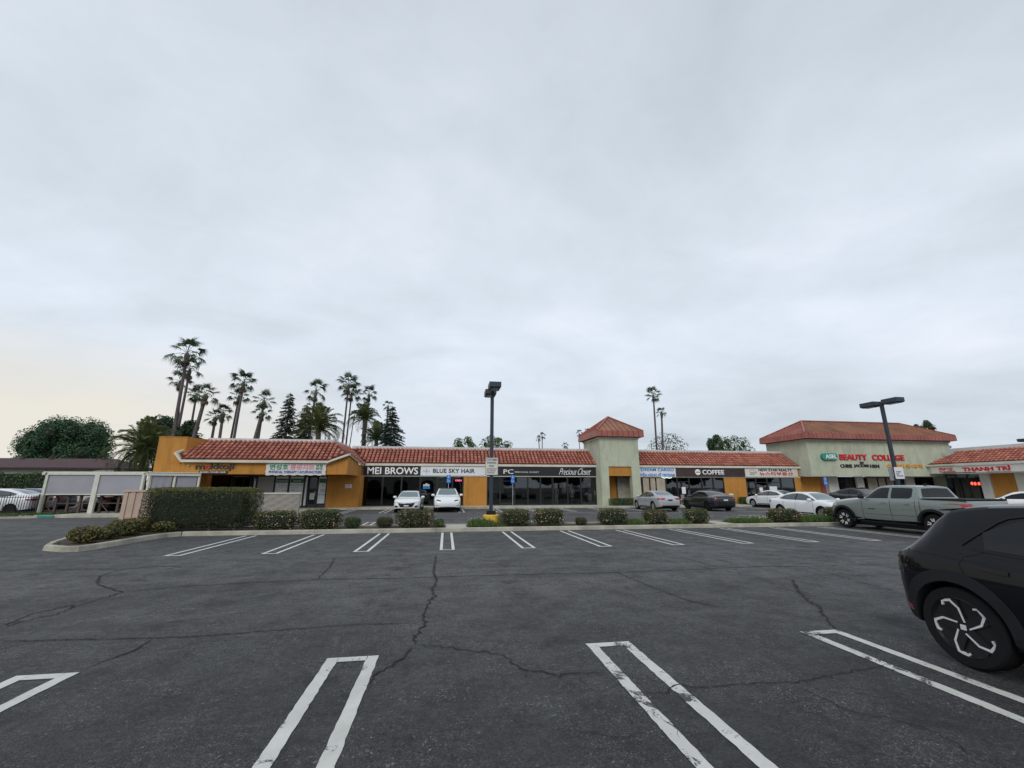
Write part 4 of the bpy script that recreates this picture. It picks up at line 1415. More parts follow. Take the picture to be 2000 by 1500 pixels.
def loft(keys, ns=72, shoulder=.955, waist=(0.45, 1.0), lines=True):
    xs = [k[0] for k in keys]
    cols = list(zip(*keys))
    st = []
    for i in range(ns + 1):
        u = i / ns
        st.append(xs[0] + (xs[-1] - xs[0]) * (u + 0.10 * math.sin(2 * math.pi * u) * -0.55))
    st = sorted(set([round(s_, 4) for s_ in st] + [round(x, 4) for x in xs]))
    rings = []
    for x in st:
        w, zb, zs, wt, zt, zc_ = [pchip(xs, cols[k], x) for k in range(1, 7)]
        h = zs - zb
        ws = w * shoulder
        half = [(0, zb), (w * .82, zb), (w * .945, zb + .05 * h), (w * .975, zb + .16 * h), (w * .985, zb + .34 * h), (w, zb + .55 * h), (w * .995, zb + .74 * h),
                (w * .98, zb + .88 * h), (ws, zs - .015 * h), (ws - .012, zs + .002)]
        for q in (.08, .4, .75, .93):
            bow = .025 * math.sin(math.pi * q) * min(1, (zt - zs) / .3)
            half.append((ws - .012 + (wt - ws + .012) * q + bow, zs + (zt - zs) * q))
        half += [(wt, zt), (wt * .93, zt + (zc_ - zt) * .42), (wt * .75, zt + (zc_ - zt) * .75), (wt * .4, zt + (zc_ - zt) * .95), (0, zc_)]
        rings.append([(x, y, z) for y, z in half])
    n = len(rings[0])
    bm = bmesh.new()
    L = [[bm.verts.new(p) for p in r] for r in rings]
    Rr = [[L[i][j] if j in (0, n - 1) else bm.verts.new((p[0], -p[1], p[2])) for j, p in enumerate(r)] for i, r in enumerate(rings)]
    for i in range(len(rings) - 1):
        for j in range(n - 1):
            bm.faces.new((L[i][j], L[i + 1][j], L[i + 1][j + 1], L[i][j + 1]))
            bm.faces.new((Rr[i][j], Rr[i][j + 1], Rr[i + 1][j + 1], Rr[i + 1][j]))
    for i in (0, -1):
        loop = L[i] + Rr[i][-2:0:-1]
        bm.faces.new(loop)
    bmesh.ops.recalc_face_normals(bm, faces=bm.faces)
    me = bpy.data.meshes.new('body')
    bm.to_mesh(me)
    bm.free()
    return me


def soften(me, ang=38):
    bm = bmesh.new()
    bm.from_mesh(me)
    for f in bm.faces:
        f.smooth = True
    for e in bm.edges:
        if len(e.link_faces) == 2 and e.calc_face_angle(0) > R(ang):
            e.smooth = False
    bm.to_mesh(me)
    bm.free()


class Car:
    def __init__(s, name, label, cat, keys, paint, loc, rz, wb, rad, group=None, arch=.055, ns=72, shoulder=.955, tread=.22):
        s.root = thing(name, label, cat, loc, rz, group, local=True)
        me = loft(keys, ns, shoulder)
        bm = bmesh.new()
        bm.from_mesh(me)
        s.bvh = BVHTree.FromBMesh(bm)
        bm.free()
        s.W = max(k[1] for k in keys)
        s.L = keys[-1][0] - keys[0][0]
        me.materials.append(MAT[paint])
        me.materials.append(MAT['plastic'])
        ob = bpy.data.objects.new('body', me)
        COL.objects.link(ob)
        # open the wheel arches
        ax = wb
        c = MB()
        for x in ax:
            for q in (-1, 1):
                y0, y1 = q * (s.W - .30), q * (s.W + .2)
                c.lathe([(rad + arch, min(y0, y1)), (rad + arch, max(y0, y1))], (x, 0, rad + .01), 'y', 40)
        cob = c.build('cut', 'plastic')
        bm = bmesh.new()
        bm.from_mesh(cob.data)
        bmesh.ops.recalc_face_normals(bm, faces=bm.faces)
        bm.to_mesh(cob.data)
        bm.free()
        md = ob.modifiers.new('b', 'BOOLEAN')
        md.object = cob
        md.operation = 'DIFFERENCE'
        nm = None
        for solver, dz in (('EXACT', 0), ('EXACT', .0013), ('FAST', 0), ('FAST', .0013)):
            md.solver = solver
            cob.location = (dz, 0, dz)
            bpy.context.view_layer.update()
            nm = bpy.data.meshes.new_from_object(ob.evaluated_get(bpy.context.evaluated_depsgraph_get()))
            bad = sum(p.area for p in nm.polygons if abs(p.normal.y) > .6 and abs(p.center.y) > s.W - .2 and min(math.hypot(p.center.x - x, p.center.z - rad) for x in ax) < rad * .8)
            print('arch', label[:30], solver, dz, round(bad, 3), len(nm.polygons), round(sum(p.area for p in nm.polygons), 2))
            if bad < .02 and len(nm.polygons) > 500:
                break
        bpy.data.objects.remove(cob)
        ob.modifiers.clear()
        ob.data = nm
        nm.name = 'body'
        while len(nm.materials) < 2:
            nm.materials.append(MAT['plastic'])
        nm.materials[0] = MAT[paint]
        nm.materials[1] = MAT['plastic']
        for p in nm.polygons:
            p.material_index = 0
            cc = p.center
            for x in ax:
                dx, dz = cc.x - x, cc.z - rad - .01
                dd = math.hypot(dx, dz)
                if dd < rad + arch + .003 and abs(cc.y) > s.W - .32 and abs(cc.y) < s.W + .01:
                    if dd < .5 * rad or abs(p.normal.y) < .5 or abs(abs(cc.y) - (s.W - .30)) < .01:
                        p.material_index = 1
            if p.normal.z < -.8 and cc.z < .4:
                p.material_index = 1
        soften(nm)
        ob.parent = s.root
        s.body = ob
        s.rad, s.ax, s.tread = rad, ax, tread

    def _hit(s, o, d, off):
        h = s.bvh.ray_cast(Vector(o), Vector(d))
        if h[0] is None:
            h = s.bvh.find_nearest(Vector(o) + Vector(d) * 3)
        n = h[1]
        if n.dot(Vector(d)) > 0:
            n = -n
        return h[0] + n * off

    @staticmethod
    def _res(pl, n):
        P = [Vector(p) for p in pl]
        L = [0]
        for a, b in zip(P, P[1:]):
            L.append(L[-1] + (b - a).length)
        out = []
        for i in range(n + 1):
            q = L[-1] * i / n
            for k in range(len(P) - 1):
                if q <= L[k + 1] + 1e-9:
                    out.append(P[k].lerp(P[k + 1], (q - L[k]) / max(1e-9, L[k + 1] - L[k])))
                    break
        return out

    def patch(s, kind, top, bot, mat, name, nu=14, nv=5, off=.006, sides=(1, -1), parent=None, thick=None):
        A, B = s._res(top, nu), s._res(bot, nu)
        objs = []
        for q in sides:
            m = MB()
            rows = []
            for j in range(nv + 1):
                row = []
                for i in range(nu + 1):
                    p = A[i].lerp(B[i], j / nv)
                    if kind == 'side':
                        row.append(s._hit((p.x, q * 3, p.y), (0, -q, 0), off))
                    elif kind == 'front':
                        row.append(s._hit((5, p.x * q, p.y), (-1, 0, 0), off))
                    elif kind == 'rear':
                        row.append(s._hit((-5, p.x * q, p.y), (1, 0, 0), off))
                    else:
                        row.append(s._hit((p.x, p.y * q, 4), (0, 0, -1), off))
                rows.append(row)
            vs = [p for r in rows for p in r]
            w_ = nu + 1
            m.add(vs, [(j * w_ + i, j * w_ + i + 1, (j + 1) * w_ + i + 1, (j + 1) * w_ + i) for j in range(nv) for i in range(nu)])
            objs.append(m.build(name, mat, parent or s.root, smooth=True))
        return objs

    def line(s, kind, pts, w, mat, name, off=.008, sides=(1, -1), nu=16):
        P = [Vector(p) for p in pts]
        a, b = [], []
        for i, p in enumerate(P):
            d = (P[min(i + 1, len(P) - 1)] - P[max(0, i - 1)]).normalized()
            n = Vector((-d.y, d.x)) * w / 2
            a.append(p + n)
            b.append(p - n)
        return s.patch(kind, a, b, mat, name, nu, 1, off, sides)

    def arc(s, x, r0, r1, a0, a1, mat, name, off=.02, nu=22):
        cz = s.rad + .01
        A = [(x + r1 * math.cos(R(a0 + (a1 - a0) * i / nu)), cz + r1 * math.sin(R(a0 + (a1 - a0) * i / nu))) for i in range(nu + 1)]
        B = [(x + r0 * math.cos(R(a0 + (a1 - a0) * i / nu)), cz + r0 * math.sin(R(a0 + (a1 - a0) * i / nu))) for i in range(nu + 1)]
        out = []
        for q in (1, -1):
            m = MB()
            rows = []
            for pl, o_ in ((A, .001), (A, off), (B, off), (B, -.10)):
                row = []
                for p in pl:
                    h = s._hit((p[0], q * 3, p[1]), (0, -q, 0), 0)
                    y = h.y if abs(h.x - p[0]) < .02 and abs(h.z - p[1]) < .02 else q * s.W
                    row.append((p[0], y + q * o_, p[1]))
                rows.append(row)
            w_ = nu + 1
            m.add([p for r in rows for p in r], [(j * w_ + i, j * w_ + i + 1, (j + 1) * w_ + i + 1, (j + 1) * w_ + i) for j in range(3) for i in range(nu)])
            out.append(m.build(name, mat, s.root, smooth=False))
        return out

    def wheels(s, style='silver', width=None, y=None, n=5):
        width = width or s.tread
        r = s.rad
        rr_ = r * (.735 if style == 'petal' else .68)
        yy = y or (s.W - .035)
        h = width / 2
        tm = MB().lathe([(rr_, -h), (r * .93, -h), (r * .985, -h * .82), (r, -h * .5), (r, h * .5), (r * .985, h * .82), (r * .93, h), (rr_, h), (rr_, h * .6), (rr_, -h * .6)], (0, 0, 0), 'y', 40).mesh('wheel', 'tyre', smooth=True)
        soften(tm, 30)
        rm = MB()
        if style == 'silver' or style == 'dark':
            rm.m = 1
            rm.lathe([(rr_ * .98, 0), (rr_ * .98, h * .55)], (0, 0, 0), 'y', 24)
            rm.m = 0
            rm.lathe([(rr_ * .995, h * .55), (rr_ * .995, h * .93), (rr_ * .93, h * .93), (rr_ * .92, h * .62)], (0, 0, 0), 'y', 28)
            rm.lathe([(rr_ * .18, h * .5), (rr_ * .18, h * .86)], (0, 0, 0), 'y', 10)
            for k in range(n):
                for dd in (-.16, .16):
                    a = 6.2832 * k / n
                    rm.bar((rr_ * .1 * math.cos(a), h * .8, rr_ * .1 * math.sin(a)), (rr_ * .95 * math.cos(a + dd), h * .84, rr_ * .95 * math.sin(a + dd)), rr_ * .12, .03, (0, 1, 0))
            mats = ['rim' if style == 'silver' else 'rimblack', 'plastic']
        elif style == 'petal':
            rm.m = 1
            rm.lathe([(rr_ * 1.02, h * .2), (rr_ * 1.02, h * .9), (rr_ * .97, h * .93), (rr_ * .93, h * .72), (rr_ * .25, h * .66), (rr_ * .20, h * .78), (.004, h * .78)], (0, 0, 0), 'y', 40)
            for k in range(5):      # broad dark spokes standing proud
                a = 6.2832 * k / 5 + 1.25
                rm.bar((rr_ * .15 * math.cos(a), h * .74, rr_ * .15 * math.sin(a)), (rr_ * .93 * math.cos(a + .12), h * .80, rr_ * .93 * math.sin(a + .12)), rr_ * .34, .02, (0, 1, 0))
            rm.m = 0
            for k in range(5):
                b0 = 6.2832 * k / 5 + math.pi / 2
                pl = [(.20, .42), (.64, -.03), (.91, -.29), (.95, -.58), (.84, -.70)]
                wd = [.045, .070, .100, .095, .055]
                P = [(rr_ * q * math.cos(b0 + t_), rr_ * q * math.sin(b0 + t_)) for q, t_ in pl]
                pr = None
                for i, p in enumerate(P):
                    p = Vector(p)
                    a = Vector(P[max(0, i - 1)])
                    b = Vector(P[min(len(P) - 1, i + 1)])
                    d = (b - a).normalized()
                    nn = Vector((-d.y, d.x)) * rr_ * wd[i] / 2
                    q0, q1 = p + nn, p - nn
                    cur = [(q0.x, h * .88, q0.y), (q1.x, h * .88, q1.y), (q1.x, h * .7, q1.y), (q0.x, h * .7, q0.y)]
                    if pr:
                        for u in range(4):
                            v = (u + 1) % 4
                            rm.quad(pr[u], cur[u], cur[v], pr[v])
                    pr = cur
            rm.box(-.024, .024, h * .8, h * .86, -.024, .024)
            mats = ['rimcut', 'rimblack']
        else:       # chunky off-road wheel: dark dish, bright spoke ends
            rm.m = 1
            rm.lathe([(rr_ * .99, 0), (rr_ * .99, h * .9), (rr_ * .9, h * .9), (rr_ * .84, h * .35), (rr_ * .3, h * .45), (rr_ * .2, h * .7)], (0, 0, 0), 'y', 30)
            for k in range(6):
                a = 6.2832 * k / 6 + .3
                rm.bar((rr_ * .1 * math.cos(a), h * .5, rr_ * .1 * math.sin(a)), (rr_ * .9 * math.cos(a), h * .75, rr_ * .9 * math.sin(a)), rr_ * .26, .03, (0, 1, 0))
            rm.m = 0
            for k in range(6):
                a = 6.2832 * k / 6 + .3
                for q in (-.17, .17):
                    rm.bar((rr_ * .50 * math.cos(a + q * .9), h * .78, rr_ * .50 * math.sin(a + q * .9)), (rr_ * .93 * math.cos(a + q * 1.1), h * .9, rr_ * .93 * math.sin(a + q * 1.1)), rr_ * .12, .03, (0, 1, 0))
            mats = ['rimcut', 'rimblack']
        rme = rm.mesh('rim', mats)
        for x in s.ax:
            for q in (1, -1):
                w = bpy.data.objects.new('wheel', tm)
                COL.objects.link(w)
                w.parent = s.root
                w.location = (x, q * (yy - h), r)
                if q < 0:
                    w.rotation_euler = (0, 0, math.pi)
                ri = bpy.data.objects.new('rim', rme)
                COL.objects.link(ri)
                ri.parent = w
        MB().box(s.ax[0] - .3, s.ax[1] + .3, -.6, .6, .16, .34).build('underbody', 'plastic', s.root)

    def mirrors(s, x, z, y, mat):
        for q in (1, -1):
            m = MB()
            m.lathe([(.03, -.13), (.075, -.10), (.085, 0), (.075, .08), (.03, .11)], (0, 0, 0), 'y', 10)
            vs = [(x + v[0] * .9, q * (y + v[1] + .08), z + v[2]) for v in m.v]
            m.v = vs
            m.bar((x + .03, q * (y - .08), z - .06), (x, q * (y + .02), z - .03), .05, .03)
            m.build('mirror', mat, s.root, smooth=True)


SEDAN = [(-2.35, .62, .42, .80, .50, .83, .86), (-2.31, .74, .34, .90, .60, .96, .985), (-2.17, .84, .28, .965, .68, 1.035, 1.06), (-1.80, .89, .24, .98, .71, 1.055, 1.085),
         (-1.62, .90, .22, .98, .69, 1.09, 1.13), (-1.0, .91, .2, .955, .59, 1.335, 1.375), (-.45, .91, .2, .945, .575, 1.405, 1.45), (.05, .91, .2, .935, .58, 1.40, 1.445),
         (.42, .91, .2, .93, .60, 1.325, 1.375), (1.12, .90, .2, .93, .72, .995, 1.03), (1.30, .90, .2, .92, .74, .945, .99), (1.8, .885, .22, .85, .70, .885, .92),
         (2.12, .83, .24, .76, .64, .79, .825), (2.27, .74, .28, .69, .55, .715, .735), (2.35, .60, .32, .60, .44, .625, .635)]
FAST = [(-2.35, .66, .40, .84, .52, .87, .90), (-2.31, .77, .34, .94, .60, 1.0, 1.03), (-2.17, .86, .28, .98, .66, 1.055, 1.09), (-1.85, .90, .24, .98, .66, 1.10, 1.14),
        (-1.2, .915, .2, .955, .60, 1.28, 1.33), (-.45, .92, .2, .945, .58, 1.39, 1.44), (.05, .92, .2, .935, .58, 1.40, 1.445),
        (.42, .92, .2, .93, .60, 1.33, 1.38), (1.15, .91, .2, .93, .72, .985, 1.02), (1.35, .91, .2, .92, .74, .935, .98), (1.85, .885, .22, .82, .68, .855, .89),
        (2.14, .83, .24, .72, .62, .75, .785), (2.28, .74, .28, .65, .55, .675, .695), (2.35, .60, .32, .56, .44, .585, .595)]
CROSS = [(x, w * 1.05, zb + .04, zs * 1.07 + .02, wt * 1.08, zt * 1.13, zc_ * 1.125) for x, w, zb, zs, wt, zt, zc_ in FAST]


def sedan(name, label, cat, keys, paint, loc, rz, glass='cglass', wheel='silver', h=1.0, trim='chrome', group=None, plate_dark=False, roof=None, fast=False, frontlook='sedan', lamp='redlamp'):
    c = Car(name, label, cat, keys, paint, loc, rz, (-1.38, 1.40), .33, group)
    k = h
    c.wheels(wheel)
    if fast:
        top = [(-1.45, 1.15 * k), (-.95, 1.275 * k), (-.4, 1.345 * k), (.05, 1.345 * k), (.45, 1.25 * k), (1.0, 1.0 * k)]
        bot = [(-1.40, 1.075 * k), (-.9, 1.0 * k), (.45, .985 * k), (1.02, .975 * k)]
    else:
        top = [(-1.42, 1.10), (-1.0, 1.265), (-.45, 1.35), (.05, 1.345), (.45, 1.25), (1.0, 1.0)]
        bot = [(-1.36, 1.03), (-.9, 1.0), (.45, .98), (1.02, .972)]
    c.patch('side', top, bot, glass, 'side_window', 22, 4)
    zz = .985 * k
    c.line('side', [(-.22, 1.35 * k), (-.25, .99 * k)], .07, 'plastic', 'pillar', .012, nu=5)
    c.line('side', [(-1.05, 1.24 * k), (-1.14, 1.03 * k)], .035, 'plastic', 'pillar', .012, nu=5)
    wl = .60 * (1.06 if k > 1 else 1)
    ws_top, ws_bot = (.40, wl * .88), (1.13, .69)
    c.patch('top', [(ws_top[0], -ws_top[1]), (ws_top[0] + .02, 0), (ws_top[0], ws_top[1])], [(ws_bot[0] - .06, -ws_bot[1]), (ws_bot[0] + .03, 0), (ws_bot[0] - .06, ws_bot[1])], 'cglass3' if glass != 'cglass2' else 'cglass', 'windscreen', 12, 6, .007, (1,))
    if fast:
        c.patch('top', [(-.85, -.50), (-.83, 0), (-.85, .50)], [(-1.95, -.55), (-2.02, 0), (-1.95, .55)], glass, 'rear_window', 12, 8, .007, (1,))
    else:
        c.patch('top', [(-1.0, -.53), (-.97, 0), (-1.0, .53)], [(-1.60, -.60), (-1.66, 0), (-1.60, .60)], glass if glass == 'cglass2' else 'cglass3', 'rear_window', 12, 6, .007, (1,))
    for x0 in ((.92, .93), (-.22, -.24), (-1.12, -1.0)):
        c.line('side', [(x0[0], .96 * k), (x0[1], .35)], .014, 'plastic', 'door_gap', .004, nu=8)
    c.line('side', [(.9, .30), (-1.0, .30)], .06, 'plastic', 'sill', .006, nu=8)
    for x0 in (.05, -.95):
        c.line('side', [(x0, .87 * k), (x0 - .17, .87 * k)], .028, paint, 'door_handle', .03, nu=3)
    c.mirrors(.82, 1.02 * k, .90 if k == 1 else .95, paint)
    kz = 1.07 if k > 1 else 1
    if frontlook == 'smooth':
        c.patch('front', [(.46, .74 * kz), (.60, .77 * kz), (.76, .80 * kz)], [(.48, .68 * kz), (.60, .70 * kz), (.76, .74 * kz)], 'plastic', 'headlamp', 6, 2, .008)
        c.patch('front', [(-.42, .36), (0, .38), (.42, .36)], [(-.36, .29), (0, .29), (.36, .29)], 'plastic', 'lower_grille', 8, 2, .01, (1,))
        c.patch('front', [(.62, .46), (.78, .50)], [(.62, .43), (.78, .46)], 'plastic', 'air_slot', 4, 2, .01)
    else:
        c.patch('front', [(.50, .70), (.66, .735), (.82, .76)], [(.44, .63), (.62, .65), (.80, .68)], 'clearlamp', 'headlamp', 6, 2, .008)
        c.patch('front', [(-.60, .69), (0, .655), (.60, .69)], [(-.40, .40), (0, .38), (.40, .40)], 'plastic', 'grille', 10, 4, .010, (1,))
        c.patch('front', [(.56, .48), (.76, .50)], [(.56, .36), (.74, .38)], 'plastic', 'air_slot', 4, 2, .01)
        c.patch('front', [(-.16, .52), (.16, .52)], [(-.16, .44), (.16, .44)], 'plate', 'number_plate', 4, 1, .03, (1,))
    # back
    zt_ = .93 * kz
    c.patch('rear', [(.38, zt_), (.62, zt_ + .02), (.82, zt_ + .01)], [(.38, zt_ - .08), (.62, zt_ - .14), (.82, zt_ - .12)], lamp, 'tail_lamp', 6, 3, .01)
    c.patch('side', [(-2.02, zt_ + .01), (-2.26, zt_ - .01)], [(-2.12, zt_ - .10), (-2.28, zt_ - .12)], lamp, 'tail_lamp', 4, 2, .01)
    c.patch('rear', [(-.17, .84), (.17, .84)], [(-.17, .74), (.17, .74)], 'plastic' if plate_dark else 'plate', 'number_plate', 4, 1, .014, (1,))
    c.patch('rear', [(-.66, .42), (0, .43), (.66, .42)], [(-.6, .33), (0, .30), (.6, .33)], 'plastic', 'bumper_insert', 8, 2, .012, (1,))
    if not fast:
        c.patch('rear', [(-.36, zt_ - .01), (.36, zt_ - .01)], [(-.36, zt_ - .03), (.36, zt_ - .03)], trim, 'trim_strip', 6, 1, .014, (1,))
    else:
        c.patch('rear', [(-.70, 1.015 * kz), (0, 1.045 * kz), (.70, 1.015 * kz)], [(-.72, .985 * kz), (0, 1.01 * kz), (.72, .985 * kz)], 'plastic', 'spoiler', 8, 1, .02, (1,))
    if roof:
        c.patch('top', [(-.8, -.52), (-.8, .52)], [(.38, -.52), (.40, .52)], roof, 'roof_glass', 8, 6, .005, (1,))
    return c


UP, DN = math.pi / 2, -math.pi / 2
sedan('parked_car', 'white sedan with black grille parked nose out in front of the brow salon', 'car', SEDAN, 'pw', (-2.55, 32.6, 0), DN - .02, 'cglass', 'dark')
sedan('parked_car', 'white glass roofed crossover parked nose out by the blue sign post', 'car', CROSS, 'pw', (.10, 33.15, 0), DN + .02, 'cglass', 'dark', 1.12, roof='cglass2', fast=True, frontlook='smooth')
sedan('parked_car', 'silver sedan with red tail lamps parked in front of the small tower', 'car', SEDAN, 'psilver', (15.95, 31.7, 0), UP, 'cglass', 'silver', plate_dark=True)
sedan('parked_car', 'charcoal fastback sedan parked in front of the coffee shop', 'car', FAST, 'pcharcoal', (19.95, 31.2, 0), UP, 'cglass2', 'dark', fast=True, lamp='darklamp')
sedan('parked_car', 'white sedan parked nose in before the realty office beside a clipped hedge', 'car', SEDAN, 'pw', (27.95, 33.9, 0), UP + .12, 'cglass', 'silver')
sedan('parked_car', 'white sedan with its nose toward the island, just left of the pickup hood', 'car', SEDAN, 'pw', (21.05, 22.6, 0), DN + .05, 'cglass', 'silver')
sedan('parked_car', 'white car cut off at the right edge behind the pickup bed', 'car', FAST, 'pw', (35.7, 22.2, 0), UP + .55, 'cglass2', 'silver', fast=True)
c = sedan('parked_suv', 'dark suv with roof rails showing just above the pickup hood', 'suv', CROSS, 'pcharcoal', (34.9, 32.3, 0), DN, 'cglass2', 'dark', 1.12, roof='plastic', fast=True)
for q in (-.62, .62):
    MB().tube([(-1.1, q, 1.50), (-1.0, q, 1.61), (.1, q, 1.66), (.35, q, 1.60)], .02, 6).build('roof_rail', 'plastic', c.root)
sedan('parked_suv', 'white suv with red tail lamp parked behind the black iron fence', 'suv', CROSS, 'pw', (-28.1, 32.6, 0), math.pi, 'cglass', 'dark', 1.12, fast=True)
sedan('parked_suv', 'dark blue suv mostly hidden behind the white one by the left hedge', 'suv', CROSS, 'pblue', (-29.2, 36.0, 0), math.pi, 'cglass', 'dark', 1.12, fast=True)
sedan('parked_car', 'dark car seen under the canopy screens near the first post', 'car', SEDAN, 'pcharcoal', (-23.2, 35.6, 0), UP, 'cglass', 'silver', group=None)
sedan('parked_car', 'black car seen under the canopy screens near the tan cabinet', 'car', SEDAN, 'pblack', (-21.0, 35.8, 0), UP, 'cglass', 'silver')

# ---- grey pickup ---------------------------------------------------------------
PK = [(-2.92, .80, .55, 1.05, .78, 1.08, 1.09), (-2.86, .88, .50, 1.22, .86, 1.255, 1.26), (-2.6, .925, .46, 1.235, .89, 1.262, 1.265), (-1.52, .93, .42, 1.27, .90, 1.285, 1.29), (-1.44, .93, .42, 1.27, .88, 1.31, 1.33),
      (-1.28, .93, .42, 1.27, .68, 1.70, 1.755), (-1.0, .93, .42, 1.265, .665, 1.735, 1.785), (-.4, .93, .40, 1.26, .66, 1.755, 1.80), (0, .93, .40, 1.255, .66, 1.745, 1.795), (.25, .93, .40, 1.25, .67, 1.69, 1.745),
      (.88, .93, .42, 1.24, .75, 1.29, 1.36), (1.05, .93, .44, 1.22, .77, 1.255, 1.315), (1.6, .925, .5, 1.16, .76, 1.20, 1.27), (2.1, .90, .5, 1.08, .74, 1.13, 1.20), (2.32, .86, .46, 1.0, .72, 1.04, 1.10),
      (2.42, .80, .44, .86, .68, .90, .93), (2.47, .70, .44, .76, .60, .79, .81)]
pk = Car('pickup_truck', 'cement grey double cab pickup with black fender flares parked against the island', 'pickup truck', PK, 'pgrey', (18.28, 15.22, 0), UP, (-1.785, 1.785), .385, ns=90, arch=.09, tread=.26)
pk.wheels('rugged', y=.925)
pk.patch('side', [(-.26, 1.69), (0, 1.70), (.20, 1.66), (.70, 1.34)], [(-.24, 1.29), (.2, 1.285), (.5, 1.28), (.72, 1.28)], 'cglass2', 'side_window', 14, 5)
pk.patch('side', [(-1.14, 1.62), (-1.10, 1.68), (-.7, 1.695), (-.36, 1.695)], [(-1.14, 1.38), (-1.04, 1.30), (-.7, 1.295), (-.36, 1.29)], 'cglass2', 'side_window', 12, 5)
pk.patch('top', [(.27, -.60), (.29, 0), (.27, .60)], [(.86, -.70), (.95, 0), (.86, .70)], 'cglass', 'windscreen', 12, 6, .007, (1,))
pk.patch('rear', [(-.58, 1.67), (0, 1.69), (.58, 1.67)], [(-.72, 1.36), (0, 1.36), (.72, 1.36)], 'cglass2', 'rear_window', 12, 4, .012, (1,))
for x in (-.31,):
    pk.line('side', [(x, 1.70), (x + .01, 1.28)], .05, 'pgrey', 'pillar', .004, nu=6)
for x, z1 in ((.86, 1.2), (-.31, 1.26), (-1.24, 1.28)):
    pk.line('side', [(x, z1), (x, .47)], .014, 'plastic', 'door_gap', .004, nu=8)
pk.line('side', [(-1.40, 1.27), (-1.42, .45)], .018, 'plastic', 'bed_gap', .004, nu=8)
pk.line('side', [(.95, .42), (-1.2, .42)], .07, 'plastic', 'sill', .01, nu=8)
pk.line('side', [(.8, .66), (-1.2, .66)], .012, 'plastic', 'crease_shade', .002, nu=8)  # thin dark strip, shade of the body fold put into colour
for x in (-.18, -1.06):
    pk.line('side', [(x, 1.11), (x + .20, 1.11)], .035, 'pgrey', 'door_handle', .04, nu=3)
pk.line('side', [(.30, .86), (.62, .86)], .025, 'plastic', 'badge', .006, nu=3)
for x in (-1.785, 1.785):
    pk.arc(x, .385 + .085, .385 + .175, -8, 188, 'plastic', 'fender_flare', .045)
pk.mirrors(.78, 1.33, .93, 'plastic')
pk.patch('side', [(2.10, 1.06), (2.34, 1.0)], [(2.10, .93), (2.38, .90)], 'clearlamp', 'headlamp', 4, 2, .01)
pk.patch('side', [(2.18, 1.08), (2.32, 1.04)], [(2.18, 1.0), (2.34, .97)], 'amber', 'turn_lamp', 3, 2, .014)
pk.patch('front', [(-.55, 1.0), (.55, 1.0)], [(-.5, .62), (.5, .62)], 'plastic', 'grille', 8, 3, .01, (1,))
pk.patch('side', [(-2.74, 1.15), (-2.88, 1.15)], [(-2.74, .86), (-2.90, .86)], 'redlamp', 'tail_lamp', 4, 3, .012)
pk.patch('rear', [(.70, 1.18), (.90, 1.16)], [(.70, .84), (.90, .84)], 'redlamp', 'tail_lamp', 4, 3, .012)
pk.patch('rear', [(-.80, .62), (.80, .62)], [(-.78, .50), (.78, .50)], 'plastic', 'rear_bumper', 6, 2, .05, (1,))
m = MB()
m.box(-2.84, -1.47, -.80, .80, 1.283, 1.315)
m.box(-2.86, -1.46, -.86, -.80, 1.262, 1.325)
m.box(-2.86, -1.46, .80, .86, 1.262, 1.325)
m.build('bed_cover', 'plastic', pk.root)
MB().tube([(-1.0, 0, 1.78), (-1.05, 0, 1.84), (-1.2, 0, 1.80)], [.05, .03, .01], 8).build('antenna', 'plastic', pk.root)
MB().bar((.95, .95, .36), (-1.2, .95, .36), .06, .04).bar((.95, -.95, .36), (-1.2, -.95, .36), .06, .04).build('side_step', 'plastic', pk.root)


def side_text(car, body, x0, x1, z0, z1, y, mat, name='lettering'):
    """lettering on the left flank (+y side), read from outside: runs from front toward the back"""
    tmp = thing('tmp', 't', 't')
    o = text(body, 0, 1, 0, 1, 0, mat, tmp, name, depth=0.004)
    for v in o.data.vertices:
        u, w = v.co.x, v.co.z
        v.co = (x0 + (x1 - x0) * u, y + (0.004 if v.co.y < 0 else 0), z0 + (z1 - z0) * w)
    o.parent = car.root
    bpy.data.objects.remove(tmp)
    return o


side_text(pk, 'TRD', -2.16, -2.37, 1.135, 1.18, .932, 'lettgrey')
side_text(pk, 'OFF ROAD', -2.39, -2.66, 1.135, 1.18, .932, 'lettr')

# ---- black hatchback in the near row ----------------------------------------------
HT = [(-2.22, .60, .44, .93, .52, .95, .955), (-2.17, .73, .36, .985, .63, 1.00, 1.01), (-2.06, .850, .31, 1.025, .72, 1.055, 1.065), (-1.95, .912, .29, 1.045, .75, 1.11, 1.13), (-1.82, .94, .27, 1.06, .735, 1.225, 1.255),
      (-1.64, .947, .26, 1.065, .705, 1.41, 1.45), (-1.53, .947, .26, 1.065, .695, 1.485, 1.53), (-1.2, .947, .25, 1.06, .69, 1.535, 1.58), (-.5, .947, .25, 1.05, .69, 1.56, 1.605), (.2, .947, .25, 1.04, .69, 1.55, 1.60),
      (.7, .947, .25, 1.03, .70, 1.45, 1.50), (1.5, .94, .25, 1.0, .78, 1.10, 1.13), (1.95, .92, .27, .92, .74, .97, 1.0), (2.2, .84, .32, .82, .64, .86, .88), (2.30, .68, .38, .72, .5, .74, .75)]
ht = Car('parked_car', 'black electric hatchback with star shaped silver black wheels cut off at the right edge', 'car', HT, 'pblack', (6.10, 2.47, 0), DN, (-1.5, 1.5), .372, ns=140, arch=.045, tread=.25)
ht.wheels('petal', y=.925)
ht.patch('side', [(-1.20, 1.30), (-.95, 1.42), (-.3, 1.46), (.5, 1.42), (1.2, 1.16)], [(-1.18, 1.145), (-.3, 1.10), (.5, 1.08), (1.25, 1.08)], 'cglass2', 'side_window', 26, 6, .008)
